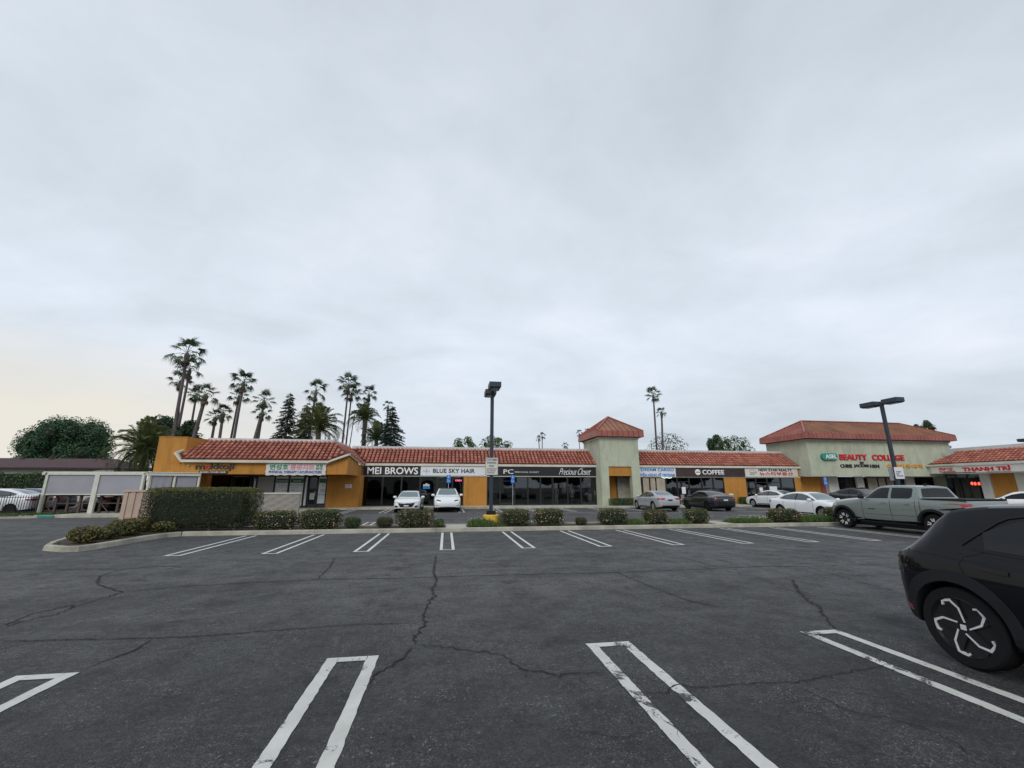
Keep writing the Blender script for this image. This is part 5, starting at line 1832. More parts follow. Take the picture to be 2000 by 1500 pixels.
ht.line('side', [(-1.38, 1.165), (-1.05, 1.44), (-.85, 1.482), (-.3, 1.505), (.4, 1.475), (1.25, 1.16)], .018, 'plastic', 'window_trim', .012, nu=30)
ht.line('side', [(-1.30, 1.150), (-1.18, 1.128), (-.5, 1.085), (.5, 1.06), (1.3, 1.06)], .018, 'plastic', 'window_trim', .012, nu=20)
ht.line('side', [(-.62, 1.48), (-.60, 1.09)], .08, 'plastic', 'pillar', .012, nu=5)
ht.line('side', [(-2.02, 1.062), (-1.6, 1.045), (-1.3, 1.02), (-.7, .975), (1.2, .90)], .012, 'crack', 'crease_shade', .003, nu=30)  # character line as a dark strip, its shade painted rather than shaped
ht.line('side', [(-1.18, 1.125), (-1.36, 1.06), (-1.40, .98), (-1.36, .88)], .014, 'crack', 'door_gap', .003, nu=14)
ht.line('side', [(-.60, 1.08), (-.58, .40)], .014, 'crack', 'door_gap', .003, nu=10)
ht.line('side', [(-1.21, .975), (-1.0, .955)], .035, 'pblack', 'door_handle', .010, nu=5)
ht.line('side', [(-1.22, .998), (-.99, .977)], .005, 'crack', 'handle_gap', .006, nu=5)
ht.line('side', [(-1.22, .953), (-.99, .932)], .005, 'crack', 'handle_gap', .006, nu=5)
for x in (-1.5, 1.5):
    ht.arc(x, .372 + .045, .372 + .155, -6, 187, 'plastic', 'arch_cladding', .012)
ht.line('side', [(-.98, .33), (.95, .33)], .14, 'plastic', 'sill', .012, nu=16)
ht.patch('side', [(-1.86, .985), (-2.15, .965)], [(-1.93, .86), (-2.15, .80)], 'cglass2', 'lamp_surround', 6, 3, .004)
ht.patch('rear', [(-.90, .965), (0, .97), (.90, .965)], [(-.90, .80), (0, .79), (.90, .80)], 'cglass2', 'lamp_band', 20, 4, .006, (1,))
ht.patch('rear', [(.1, .94), (.62, .94)], [(.1, .915), (.62, .915)], 'redlamp', 'tail_lamp', 12, 1, .012)
ht.patch('side', [(-2.13, .955), (-2.19, .955)], [(-2.13, .935), (-2.19, .935)], 'chrome', 'lamp_edge', 3, 1, .006)
ht.patch('side', [(-1.955, .47), (-2.07, .50)], [(-1.955, .44), (-2.07, .465)], 'redlamp', 'reflector', 4, 1, .010)
ht.patch('side', [(-1.95, .432), (-2.10, .462), (-2.2, .47)], [(-1.95, .418), (-2.10, .446), (-2.2, .455)], 'chrome', 'bumper_trim', 8, 1, .010)
ht.patch('side', [(-1.93, .41), (-2.02, .43)], [(-1.93, .32), (-2.02, .36)], 'plastic', 'bumper_lower', 6, 2, .006)
ht.patch('top', [(-1.54, -.62), (-1.57, 0), (-1.54, .62)], [(-1.88, -.68), (-1.94, 0), (-1.88, .68)], 'cglass2', 'rear_window', 12, 5, .007, (1,))
m = MB()
for q0, q1 in ((-.66, -.3), (-.3, 0), (0, .3), (.3, .66)):
    e0, e1 = (1 - abs(q0) * .25), (1 - abs(q1) * .25)
    m.add([(-1.42, q0, 1.50), (-1.42, q1, 1.50), (-1.56 - .12 * e1, q1, 1.49), (-1.56 - .12 * e0, q0, 1.49), (-1.42, q0, 1.548 - abs(q0) * .03), (-1.42, q1, 1.548 - abs(q1) * .03), (-1.56 - .12 * e1, q1, 1.52 - abs(q1) * .03), (-1.56 - .12 * e0, q0, 1.52 - abs(q0) * .03)],
          [(0, 3, 2, 1), (4, 5, 6, 7), (2, 3, 7, 6), (0, 1, 5, 4), (0, 4, 7, 3), (1, 2, 6, 5)])
m.build('spoiler', 'pblack', ht.root)
ht.mirrors(.95, 1.10, .95, 'pblack')
ht.patch('front', [(-.6, .70), (.6, .70)], [(-.6, .60), (.6, .60)], 'plastic', 'grille', 8, 2, .01, (1,))
# ------------------------------------------------------------------ vegetation
def leaves(n, sample, size, mats, name, parent=None, kind=None, flat=0.0, seed=1, asp=.55, pick=None):
    """many small separate leaf faces; sample(rng) gives place and outward direction"""
    r = random.Random(seed)
    m = MB()
    for i in range(n):
        p, d = sample(r)
        s_ = size * r.uniform(.6, 1.35)
        a = Vector((r.gauss(0, 1), r.gauss(0, 1), r.gauss(0, 1) * (1 - flat))).normalized()
        d = (Vector(d) + a * .9).normalized()
        u = d.cross(a if abs(d.dot(a)) < .95 else Vector((0, 0, 1))).normalized()
        v = d.cross(u).normalized()
        p = Vector(p)
        m.m = pick(r, p) if pick else 0
        A, B = p + u * s_ * .5, p - u * s_ * .5
        m.quad(A, p + v * s_ * asp * .5 + d * s_ * .08, B, p - v * s_ * asp * .5 + d * s_ * .08)
    return m.build(name, mats, parent, kind=kind)


def blob(rad, noise_=.0, seed=0, n=10):
    """lumpy closed solid as (verts, faces) about the origin"""
    r = random.Random(seed)
    ph = [r.uniform(0, 6.28) for _ in range(6)]
    vs, fs = [], []
    N_, K = n, n * 2
    for i in range(N_ + 1):
        t = math.pi * i / N_
        for k in range(K):
            f = 6.2832 * k / K
            q = 1 + noise_ * (math.sin(3 * f + ph[0]) * math.sin(2 * t + ph[1]) + .6 * math.sin(5 * f + ph[2] + 3 * t))
            vs.append((rad[0] * q * math.sin(t) * math.cos(f), rad[1] * q * math.sin(t) * math.sin(f), rad[2] * q * math.cos(t)))
    for i in range(N_):
        for k in range(K):
            k2 = (k + 1) % K
            fs.append((i * K + k, i * K + k2, (i + 1) * K + k2, (i + 1) * K + k))
    return vs, fs


def boxy(hx, hy, hz, e=4.0):
    """a point on a rounded box shell, biased to its surface"""
    def f(r):
        while True:
            p = (r.uniform(-1, 1), r.uniform(-1, 1), r.uniform(-1, 1))
            s_ = (abs(p[0]) ** e + abs(p[1]) ** e + abs(p[2]) ** e) ** (1 / e)
            if .05 < s_:
                k = (1 - .17 * r.random() ** 1.6) / s_
                lump = 1 + (.085 if e < 5 else .02) * math.sin(p[0] / s_ * 5 * hx / .4 + hy * 9) * math.cos(p[1] * 4 + p[2] * 3)
                q = Vector((p[0] * k * hx, p[1] * k * hy, p[2] * k * hz)) * lump
                n = Vector((p[0] ** 3 / hx, p[1] ** 3 / hy, p[2] ** 3 / hz))
                return q, n.normalized()
    return f


def shrub(label, x0, x1, z1, y, dy, leafs, flowers=0, cat='shrub', name='shrub', n=None, size=.06, e=3.2, z0=.10, fl='flower', group=None, mix=None):
    cx, hx, hz = (x0 + x1) / 2, (x1 - x0) / 2, (z1 - z0) / 2
    t_ = thing(name, label, cat, (cx, y, z0), group=group)
    cz = z0 + hz
    hy = dy / 2
    f = boxy(hx, hy, hz, e)

    def smp(r):
        p, nn = f(r)
        return p + Vector((cx, y, cz)), nn
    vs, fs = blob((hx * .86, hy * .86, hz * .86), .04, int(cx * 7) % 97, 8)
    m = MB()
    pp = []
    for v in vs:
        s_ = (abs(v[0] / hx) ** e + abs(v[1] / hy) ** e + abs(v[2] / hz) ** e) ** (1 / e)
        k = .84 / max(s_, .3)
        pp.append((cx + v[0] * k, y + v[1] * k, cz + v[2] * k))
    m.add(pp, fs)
    m.build('shaded_core', 'core', t_)  # dark solid filling the shrub, its inner shade painted in, no branches
    area = 4 * (hx * hz + hy * hz + hx * hy)
    n = n or int(area * 1.5 / (size * size * .5))
    mats = leafs if isinstance(leafs, list) else [leafs]
    ztop = cz + hz

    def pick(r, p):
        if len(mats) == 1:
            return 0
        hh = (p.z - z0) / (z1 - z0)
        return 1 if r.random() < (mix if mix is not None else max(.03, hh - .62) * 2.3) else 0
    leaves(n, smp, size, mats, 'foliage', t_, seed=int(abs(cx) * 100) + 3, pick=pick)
    if flowers:
        def sf(r):
            while True:
                p, nn = f(r)
                if nn.y < .3 and p.z < hz * .75:
                    c = Vector((round(p.x * 5) / 5, p.y, round(p.z * 6) / 6))
                    return c + Vector((r.gauss(0, .045) + cx, r.gauss(0, .03) + y, r.gauss(0, .035) + cz)) + nn * .02, nn
        leaves(flowers, sf, .042, fl, 'blossom', t_, seed=int(abs(cx) * 50) + 9, asp=.9)
    return t_


YB = 18.85
shr = [
    ('flowering shrub with pink blossom, first right of the tall hedge', -7.45, -5.85, .82, 80, 1),
    ('broad pink flowering shrub in front of the orange pier', -5.80, -4.15, .86, 70, 1),
    ('small dark green shrub right of the two broad flowering shrubs', -4.05, -3.38, .56, 0, 0),
    ('round brownish shrub in front of the white sedan by the brow salon', -2.80, -2.10, .54, 0, 2),
    ('wide flowering shrub between the two white cars', -2.0, -.46, .83, 60, 1),
    ('small bushy grey green plant against the wide flowering shrub', -.48, 0.0, .42, 0, 3),
    ('rounded flowering shrub just right of the yellow lamp footing', 2.36, 3.66, .80, 30, 1),
    ('rounded flowering shrub with deep pink blossom, second right of the lamp', 3.80, 5.15, .81, 60, 1),
    ('smallest round reddish shrub standing alone right of the lamp', 5.68, 6.20, .44, 0, 2),
    ('flowering shrub in front of the small tower', 6.75, 8.05, .80, 36, 1),
    ('flowering shrub below the silver sedan', 8.90, 9.98, .76, 60, 1),
    ('flowering shrub left of the gap, below the charcoal car', 10.9, 11.98, .75, 46, 1),
    ('flowering shrub in front of the white sedan left of the pickup', 15.15, 16.65, .74, 50, 1),
    ('clipped shrub half hidden by the pickup nose', 18.2, 19.4, .80, 20, 1),
]
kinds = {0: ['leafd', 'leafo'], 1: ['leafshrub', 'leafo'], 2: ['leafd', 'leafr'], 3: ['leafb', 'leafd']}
for lb, a, b, z, fl, k in shr:
    shrub(lb, a, b, z, YB, .85 if k == 1 else .6, kinds[k], fl * 3, size=.062 if k == 1 else .05, mix=.6 if k == 2 else None, e=3.4 if k == 1 else 2.4, group='shrubs along the kerb island')
# low green ground cover between them
gc = [('low green ground cover with pale flowers at the yellow lamp footing', .98, 2.15, .50, 1), ('low brown green creeping plant under the yellow footing', 1.95, 2.6, .3, 0), ('low ground cover left of the shrub by the silver sedan', 8.0, 8.9, .40, 0),
      ('low ground cover between the two shrubs under the silver sedan', 9.95, 11.0, .38, 0), ('low ground cover mound with pale flowers right of the gap', 13.0, 15.05, .40, 1),
      ('low ground cover running up to the pickup front wheel', 16.6, 19.6, .50, 1)]
for lb, a, b, z, fl in gc:
    t_ = thing('ground_cover', lb, 'ground cover', ((a + b) / 2, YB, .1))
    r = random.Random(int(a * 10))
    m = MB()
    for i in range(int((b - a) * 1500)):
        x = r.uniform(a, b)
        y = YB + r.uniform(-.42, .45)
        ed = min(1, (x - a) / .25, (b - x) / .25)
        h = (z - .1) * (.5 + .5 * ed) * r.uniform(.55, 1.05) * (1 - .4 * ((y - YB) / .45) ** 2)
        w = r.uniform(.008, .018)
        ang = r.uniform(0, 3.14)
        dx, dy = math.cos(ang) * w, math.sin(ang) * w
        lx, ly = r.gauss(0, .06), r.gauss(0, .06)
        m.poly((x - dx, y - dy, .1 + h * .2), (x + dx, y + dy, .1 + h * .2), (x + lx, y + ly, .1 + h))
    m.build('foliage', ['leafb'], t_, kind='stuff')
    hx, hy, hz = (b - a) / 2 * .9, .36, (z - .1) * .62
    vs, fs = blob((hx, hy, hz), .05, 4, 6)
    MB().add([((a + b) / 2 + v[0], YB + v[1], .1 + max(v[2], -.02)) for v in vs], fs).build('shaded_core', 'core', t_)  # dark mound under the blades, painted as the shade between them
    f = boxy(hx, hy, hz, 2.6)

    def smp(rg_, f=f, a=a, b=b):
        while True:
            p, nn = f(rg_)
            if p.z > -.02:
                return p + Vector(((a + b) / 2, YB, .1)), nn
    leaves(int((b - a) * 700), smp, .05, 'leafd', 'leaf_layer', t_, kind='stuff', seed=3)
    if fl:
        leaves(int((b - a) * 26), lambda rg_, a=a, b=b, z=z: (Vector((rg_.uniform(a, b), YB + rg_.uniform(-.4, .3), z * rg_.uniform(.75, 1.02))), Vector((0, -.5, 1))), .035, 'flowery', 'blossom', t_, seed=8, asp=1)

# low russet bushes on the curved end of the island
for lb, x, y, w, d, z in (('low russet green bush at the rounded tip of the island', -10.62, 15.2, .95, .8, .60), ('low russet bush behind the one at the island tip', -10.75, 16.2, .8, .8, .50),
                          ('spreading russet bush in the middle of the curved island end', -10.9, 17.25, 1.15, 1.1, .68), ('low dull bush at the foot of the tan cabinet', -11.3, 18.5, 1.0, .9, .62), ('small thin bush between the tan cabinet and the tall hedge', -10.35, 18.35, .8, .6, .5)):
    shrub(lb, x - w / 2, x + w / 2, z, y, d, ['leafo', 'leafr'], 0, size=.075, e=2.0, mix=.38, group='low bushes on the island end')
# trimmed hedges
hd = shrub('tall clipped dark green hedge right of the tan cabinet', -11.45, -7.42, 1.72, 19.0, 1.05, ['leafhedge', 'leafo'], 0, 'hedge', 'hedge', n=30000, size=.045, e=9, z0=.2)
for x in (-10.6, -9.0, -8.1):
    MB().tube([(x, 18.75, .08), (x + .03, 18.78, .35), (x - .02, 18.8, .6)], [.055, .045, .04], 7).build('trunk', 'bark2', hd)
shrub('low clipped green hedge at the foot of the small tower', 13.95, 16.95, .76, 36.0, .7, ['leafb', 'leafd'], 0, 'hedge', 'hedge', size=.07, e=9, z0=.14)
shrub('short clipped hedge between the coffee shop and the realty office', 27.1, 28.3, .80, 37.2, .7, ['leafb', 'leafd'], 0, 'hedge', 'hedge', size=.07, e=7, z0=.14)
hw = thing('hedge', 'long tall green hedge behind the parked suvs on the far left', 'hedge', (-45, 40.6, 0))
f = boxy(13.6, .8, 1.42, 7)
def smh(r):
    p, nn = f(r)
    return p + Vector((-44.8, 40.6, 1.45 + .12 * math.sin(p.x * 1.7))), nn
MB().box(-58.3, -31.3, 40.0, 41.2, 0, 2.72).build('shaded_core', 'core', hw)  # dark box behind the leaves, coloured as the hedge's shaded inside
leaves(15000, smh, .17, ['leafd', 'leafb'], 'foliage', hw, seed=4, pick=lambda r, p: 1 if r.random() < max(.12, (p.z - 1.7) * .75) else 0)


# ---------------- broad trees
def tree(label, x, y, z0, crown, n, size, mat, name='tree', gaps=0.0, seed=1, trunk=.3, lobes=14, core=.62, sp=.92):
    """crown = (half width, half depth, half height, centre z)"""
    hw_, hd_, hh, cz = crown
    t_ = thing(name, label, 'tree', (x, y, z0))
    r = random.Random(seed)
    L = []
    for i in range(lobes):
        a = i * 2.39996 + r.uniform(-.3, .3)
        zz = -.72 + 1.62 * (i + .5) / lobes
        q = r.uniform(.55, 1.0) if zz < .6 else r.uniform(.8, 1)
        k = math.sqrt(max(0, 1 - zz * zz)) * q
        rr_ = r.uniform(.26, .42) * (.78 if lobes > 40 else 1)
        L.append((Vector((x + hw_ * .78 * k * math.cos(a), y + hd_ * .78 * k * math.sin(a), cz + hh * zz * .80)), rr_))
    m = MB()
    top = Vector((x, y, cz + hh * .3))
    m.tube([(x, y, z0), (x + .1, y, (z0 + cz) / 2), top], [trunk, trunk * .7, trunk * .2], 8)
    for c_, _ in L:
        b = Vector((x, y, z0 + (cz - z0) * r.uniform(.55, 1.0)))
        m.tube([b, (b + c_) / 2 + Vector((0, 0, .2)), c_], [trunk * .35, trunk * .2, trunk * .07], 5)
    m.build('trunk', 'bark2', t_)
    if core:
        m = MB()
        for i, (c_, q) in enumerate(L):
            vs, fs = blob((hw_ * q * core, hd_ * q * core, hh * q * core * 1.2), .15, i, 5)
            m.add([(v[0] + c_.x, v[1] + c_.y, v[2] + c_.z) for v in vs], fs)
        m.build('shaded_core', 'core', t_)  # dark blobs close the crown, inner shade put into their colour

    def smp(rg_):
        c_, q = rg_.choice(L)
        d = Vector((rg_.gauss(0, 1), rg_.gauss(0, 1), rg_.gauss(0, 1) + .25)).normalized()
        k = (rg_.uniform(.55, 1.0) ** .6) * (1 + .16 * max(0, math.sin(d.x * 7 + c_.x) * math.sin(d.z * 6 + c_.z)))
        return c_ + Vector((d.x * hw_ * q * k, d.y * hd_ * q * k, d.z * hh * q * k * 1.15)) * sp, d
    leaves(n, smp, size, mat, 'crown', t_, seed=seed)
    return t_


tree('broad dark green tree with a dome crown behind the low maroon roof', -57.6, 75, 0, (6.6, 5.5, 5.9, 6.5), 26000, .27, ['leaftree'], seed=5, lobes=60, trunk=.45, core=.5)
tree('thin small tree between the dome tree and the date palm', -43.5, 68, 0, (1.6, 1.5, 1.8, 5.6), 900, .28, ['leafd'], seed=8, lobes=8, core=0)
tree('dark round tree among the palm trunks over the orange wall', -33.5, 58, 0, (3.9, 3, 3.4, 6.9), 6500, .32, ['leafd'], seed=9, lobes=18)
x, z = at(908, 870, 80)
tree('small bushy tree over the roof, left of the central lamp pole', x, 80, 0, (2.6, 2.4, 2.6, z - 1.0), 2600, .30, ['leafl'], seed=11, lobes=11, core=.4)
x, z = at(968, 868, 78)
tree('bushy tree right behind the central lamp pole', x, 78, 0, (3.2, 2.6, 2.8, z - 1.0), 2700, .30, ['leafl'], seed=12, lobes=13, core=.3)
x, z = at(1302, 868, 62)
tree('sparse twiggy tree at the foot of the twin palms', x, 62, 0, (3.9, 2.6, 2.9, z - 1.1), 1500, .24, ['leafd'], seed=13, lobes=22, core=0, trunk=.22)
x, z = at(1396, 866, 74)
tree('dark narrow tree behind the roof, left of the pale one', x, 74, 0, (1.9, 2, 2.7, z - .8), 1700, .32, ['leafd'], seed=14, lobes=9)
x, z = at(1433, 870, 66)
tree('pale green loose tree behind the coffee shop roof', x, 66, 0, (3.3, 2.6, 2.5, z - .8), 2100, .27, ['leafl'], seed=15, lobes=16, core=.25)
x, z = at(1806, 834, 60)
tree('small dark tree peeping over the right end of the hall roof', x, 60, 0, (1.7, 1.7, 2.0, z - .7), 1300, .30, ['leafd'], seed=16, lobes=9)


# ---------------- fan palms: one frond mesh of each kind, shared
def fan_frond(seed, droop):
    r = random.Random(seed)
    m = MB()
    # stalk along +x rising then the blade
    P = [Vector((0, 0, 0)), Vector((.6, 0, .10 - droop * .1)), Vector((1.20, 0, .08 - droop * .35))]
    m.tube(P, [.030, .022, .016], 4)
    b = P[-1]
    dirx = (P[2] - P[1]).normalized()
    nb = 18
    for i in range(nb):
        a = R(-112 + 224 * i / (nb - 1)) + r.uniform(-.03, .03)
        ln = (.88 - .22 * abs(a) / 2.0) * r.uniform(.85, 1.1)
        side = Vector((0, 1, 0))
        d = (dirx * math.cos(a) + side * math.sin(a)).normalized()
        w = .052
        n = dirx.cross(side)
        p1 = b + d * ln * .55 + n * .05
        tipp = b + d * ln + Vector((0, 0, -ln * (.20 + .22 * droop + r.uniform(0, .22)))) * 1.0
        s_ = d.cross(n).normalized()
        m.quad(b, p1 - s_ * w, tipp, p1 + s_ * w)
    return m


def feather_frond(seed, L=3.2, droop=1.0):
    r = random.Random(seed)
    m = MB()
    P = []
    for i in range(10):
        t = i / 9
        P.append(Vector((L * math.sin(t * 1.25) / 1.0 * .8, 0, L * (.55 * t - droop * .62 * t * t))))
    m.tube(P, [.035 * (1 - .8 * i / 9) for i in range(10)], 4)
    for i in range(1, 46):
        t = i / 46
        k = min(8, int(t * 9))
        p = P[k].lerp(P[k + 1], t * 9 - k)
        ln = .52 * math.sin(math.pi * min(1, t * .85 + .12)) + .1
        for q in (-1, 1):
            d = Vector((.55, q * .8, .18 + r.uniform(-.1, .1))).normalized()
            e = p + d * ln + Vector((0, 0, -.14 * ln))
            m.quad(p, p + d * ln * .5 + Vector((.03, 0, .015)), e, p + d * ln * .5 + Vector((-.03, 0, -.015)))
    return m


FAN = [fan_frond(i, d).mesh('frond', 'palm') for i, d in enumerate((.1, .45, .9))]
DEADF = [fan_frond(9, 1.0).mesh('dead_frond', 'dead')]
FEA = [feather_frond(i, 3.0, d).mesh('frond', 'date') for i, d in enumerate((.7, 1.1, 1.5))]


def palm(label, crown, base, Y, rad, kind='fan', n=34, seed=1, thick=.20, zb=0.0, dead=8, group=None, cat='palm tree'):
    """crown, base are measured picture points of the crown centre and of the trunk at some height"""
    cx, cz = at(crown[0], crown[1], Y)
    bx, bz = at(base[0], base[1], Y)
    k = (cz - 0) / max(.5, cz - bz)
    gx = cx + (bx - cx) * k
    gx = cx + (gx - cx) * .8
    t_ = thing('palm_tree', label, cat, (gx, Y, 0), group=group)
    m = MB()
    P = []
    for i in range(9):
        u = i / 8
        P.append((gx + (cx - gx) * (u ** .9), Y, cz * u))
    thick *= .78
    m.tube(P, [thick * (1.25 - .45 * i / 8) for i in range(9)], 9)
    if kind == 'fan':
        m.tube([(cx - (cx - gx) * .05, Y, cz * .93), (cx, Y, cz * .985), (cx, Y, cz + .1)], [thick * .85, thick * 1.5, thick * .7], 9)
    m.build('trunk', 'bark', t_, smooth=True)
    r = random.Random(seed)
    s_ = rad / 2.2 if kind == 'fan' else rad / 2.7
    if kind == 'fan':
        n = int(n * .54)
    for i in range(n):
        if kind == 'fan':
            el = R(-26 + 104 * (i / (n - 1)) ** 1.05) + r.uniform(-.15, .15)
            me = FAN[0 if el > .7 else (1 if el > 0 else 2)]
        else:
            el = R((-62 if rad > 2.9 and Y < 45 else -30) + (137 if rad > 2.9 and Y < 45 else 105) * (i / (n - 1))) + r.uniform(-.1, .1)
            me = FEA[0 if el > .8 else (1 if el > .2 else 2)]
        az = i * 2.39996 + r.uniform(-.25, .25)
        o = bpy.data.objects.new('frond', me)
        COL.objects.link(o)
        o.parent = t_
        q = s_ * r.uniform(.82, 1.1)
        o.scale = (q, q, q)
        o.location = (cx - gx, 0, cz)
        o.rotation_euler = (r.uniform(-.5, .5), -el, az)
    for i in range(dead):
        o = bpy.data.objects.new('dead_frond', DEADF[0])
        COL.objects.link(o)
        o.parent = t_
        q = s_ * r.uniform(.5, .75)
        o.scale = (q, q, q)
        o.location = (cx - gx, 0, cz - .15)
        o.rotation_euler = (0, R(60 + r.uniform(-8, 20)), r.uniform(0, 6.28))
    return t_


G1 = 'palms behind the left shops'
for i, (lb, c, b, Y, rd, n, th) in enumerate([
    ('tallest fan palm, leaning right over the orange wall', (366, 691), (341, 842), 56, 2.75, 28, .26),
    ('fan palm just under the crown of the tallest one', (371, 722), (347, 842), 58, 2.1, 24, .20),
    ('fan palm with left hanging fronds, third crown of the tall clump', (352, 745), (352, 842), 60, 1.85, 20, .18),
    ('fan palm with small dense crown right of the tall clump', (384, 770), (372, 842), 59, 1.6, 24, .18),
    ('thick trunked fan palm leaning right, under the tall clump', (402, 772), (377, 850), 55, 1.95, 26, .30),
    ('short fan palm left of the leaning pair', (421, 816), (415, 850), 57, 1.45, 26, .22),
    ('short full fan palm touching the leaning pair', (436, 808), (430, 850), 56, 1.6, 28, .24),
    ('tall fan palm leaning right, upper of the leaning pair', (476, 747), (457, 852), 57, 2.1, 34, .20),
    ('fan palm leaning right, lower of the leaning pair', (467, 774), (451, 852), 59, 1.7, 28, .17),
    ('fan palm with wide crown before the conifers', (516, 783), (505, 850), 57, 1.75, 26, .20),
    ('short fan palm with hanging dead leaves before the conifers', (512, 807), (498, 850), 56, 1.5, 28, .30),
    ('lone tall fan palm between the conifers, crown open on its right', (617, 765), (608, 818), 57, 2.1, 24, .19),
    ('tall fan palm of the close pair behind the wing roof end', (681, 752), (669, 858), 57, 2.0, 34, .16),
    ('shorter fan palm of the close pair behind the wing roof end', (687, 768), (676, 860), 58, 1.7, 28, .14),
    ('slim fan palm right of the close pair', (721, 771), (714, 840), 60, 1.65, 28, .16),
    ('slender small fan palm bending beside the close pair', (692, 812), (683, 862), 56, .9, 20, .08),
    ('small fan palm rising out of the last conifer', (758, 793), (752, 860), 58, 1.1, 20, .13),
]):
    palm(lb, c, b, Y, rd, 'fan', n, i + 1, th, group=G1)
G2 = 'palms over the centre roofs'
for i, (lb, c, b, Y, rd, n, th) in enumerate([
    ('tall fan palm with slim straight trunk right of the small tower', (1276, 773), (1281, 860), 62, 1.75, 30, .19),
    ('shorter fan palm beside the tall slim one right of the tower', (1292, 806), (1293, 860), 60, 1.15, 28, .21),
    ('tiny distant fan palm, right of a touching pair', (1059, 852), (1059, 876), 95, 1.25, 22, .15),
    ('tiny distant fan palm, left of a touching pair', (1052, 857), (1054, 876), 98, 1.05, 22, .15),
    ('tiny distant fan palm whose crown just clears the roof', (1103, 871), (1103, 878), 95, 1.15, 20, .15),
    ('distant fan palm with thin trunk left of the tower roof', (1131, 847), (1132, 878), 80, 1.05, 22, .10),
    ('distant fan palm half hidden by the tower roof edge', (1147, 844), (1147, 878), 84, 1.05, 22, .10),
]):
    palm(lb, c, b, Y, rd, 'fan', n, i + 40, th, group=G2, dead=2)
palm('big feather leaved date palm left of the orange wall', (281, 878), (281, 900), 41, 3.1, 'date', 70, 71, .34, group=None, dead=0)
palm('low feather leaved palm with wide arching crown behind the wing roof', (622, 838), (622, 860), 50, 3.3, 'date', 56, 72, .40, dead=0)
palm('shaggy feather leaved palm behind the close pair of fan palms', (712, 818), (711, 862), 54, 2.3, 'date', 54, 73, .36, dead=0)
palm('low feather leaved palm at the foot of the shaggy one', (735, 858), (735, 865), 53, 2.4, 'date', 40, 74, .36, dead=0)


def conifer(label, tip, basex, Y, halfw, seed, ymax=850):
    cx, cz = at(tip[0], tip[1], Y)
    t_ = thing('conifer', label, 'conifer', (cx, Y, 0), group='conifers behind the shops')
    MB().tube([(cx, Y, 0), (cx, Y, cz * .6), (cx, Y, cz)], [.28, .16, .03], 8).build('trunk', 'bark2', t_)
    r = random.Random(seed)
    br = MB()
    lf = MB()
    for i in range(230):
        t = (i / 229) ** .8
        z = cz - .1 - t * (cz - 2.4) + r.uniform(-.12, .12)
        ln = halfw * (.06 + .98 * t ** .85) * r.uniform(.45, 1.12)
        az = i * 2.39996 + r.uniform(-.5, .5)
        d = Vector((math.cos(az), math.sin(az), 0))
        up = r.uniform(-.05, .22)
        P = [Vector((cx, Y, z)) + d * ln * u + Vector((0, 0, ln * (up * u - .30 * u * u))) for u in (0, .35, .7, 1)]
        br.tube(P, [.03, .022, .015, .006], 3)
        ns = int(9 + ln * 26)
        for j in range(ns):
            u = (j + r.random()) / ns
            if u < .10:
                continue
            k = min(2, int(u * 3))
            p = P[k].lerp(P[k + 1], u * 3 - k) + Vector((r.gauss(0, .07), r.gauss(0, .07), r.gauss(0, .03)))
            sd = Vector((-d.y, d.x, 0)) * r.choice((-1, 1))
            q = .24 * (1.25 - u) + .10
            tp = p + (sd * .8 + d * .6).normalized() * q + Vector((0, 0, -q * r.uniform(.05, .7)))
            w = Vector((0, 0, .028)) + d * .03
            lf.quad(p - w, tp - w * .5, tp + w * .2, p + w)
    br.build('branches', 'bark2', t_)
    lf.build('crown', 'leafc', t_)


conifer('slim pointed conifer left of the lone tall palm', (568, 767), 568, 52, 3.1, 1)
conifer('smaller pointed conifer behind the lone tall palm', (600, 788), 600, 53, 2.7, 2)
conifer('widest dark conifer at the right end of the palm group', (767, 793), 767, 51, 3.6, 3)

# things across the lot behind the camera, met only as reflections in panes and paint
for k, (lb, x, w) in enumerate((('round tree far left across the lot behind the camera', -46, 10), ('tall dark tree left across the lot behind the camera', -26, 9), ('dark tree straight behind the camera, beyond the beige building', -6, 10),
                                ('broad tree beyond the beige building behind the camera', 14, 10), ('dark tree right across the lot behind the camera', 34, 10), ('bushy tree far right across the lot behind the camera', 54, 11),
                                ('last tree at the right end of the far row behind the camera', 76, 12), ('big tree closing the far row behind the camera', 98, 12))):
    tree(lb, x, -56 + (k % 3) * 3, 0, (w, 4, 4.6, 6.2), 900, .9, ['leafd'], seed=31 + k, lobes=16, core=.8)
bb = thing('building', 'long beige building across the lot behind the camera with dark arches', 'building', (-4, -44, 0))
MB().box(-24, 16, -48, -44, 0, 4.6).build('wall', 'cream', bb)
MB().box(-24.6, 16.6, -48.6, -43.4, 4.6, 5.0).build('roof', 'shingle', bb)
for x in (-19, -12, -5, 2, 9):
    m = MB()
    m.prism([(x - 1.8, 0), (x + 1.8, 0), (x + 1.8, 2.2)] + [(x + 1.8 * math.cos(R(a)), 2.2 + 1.3 * math.sin(R(a))) for a in range(20, 180, 20)] + [(x - 1.8, 2.2)], -44.0, -43.95)
    m.build('archway', 'frame', bb)
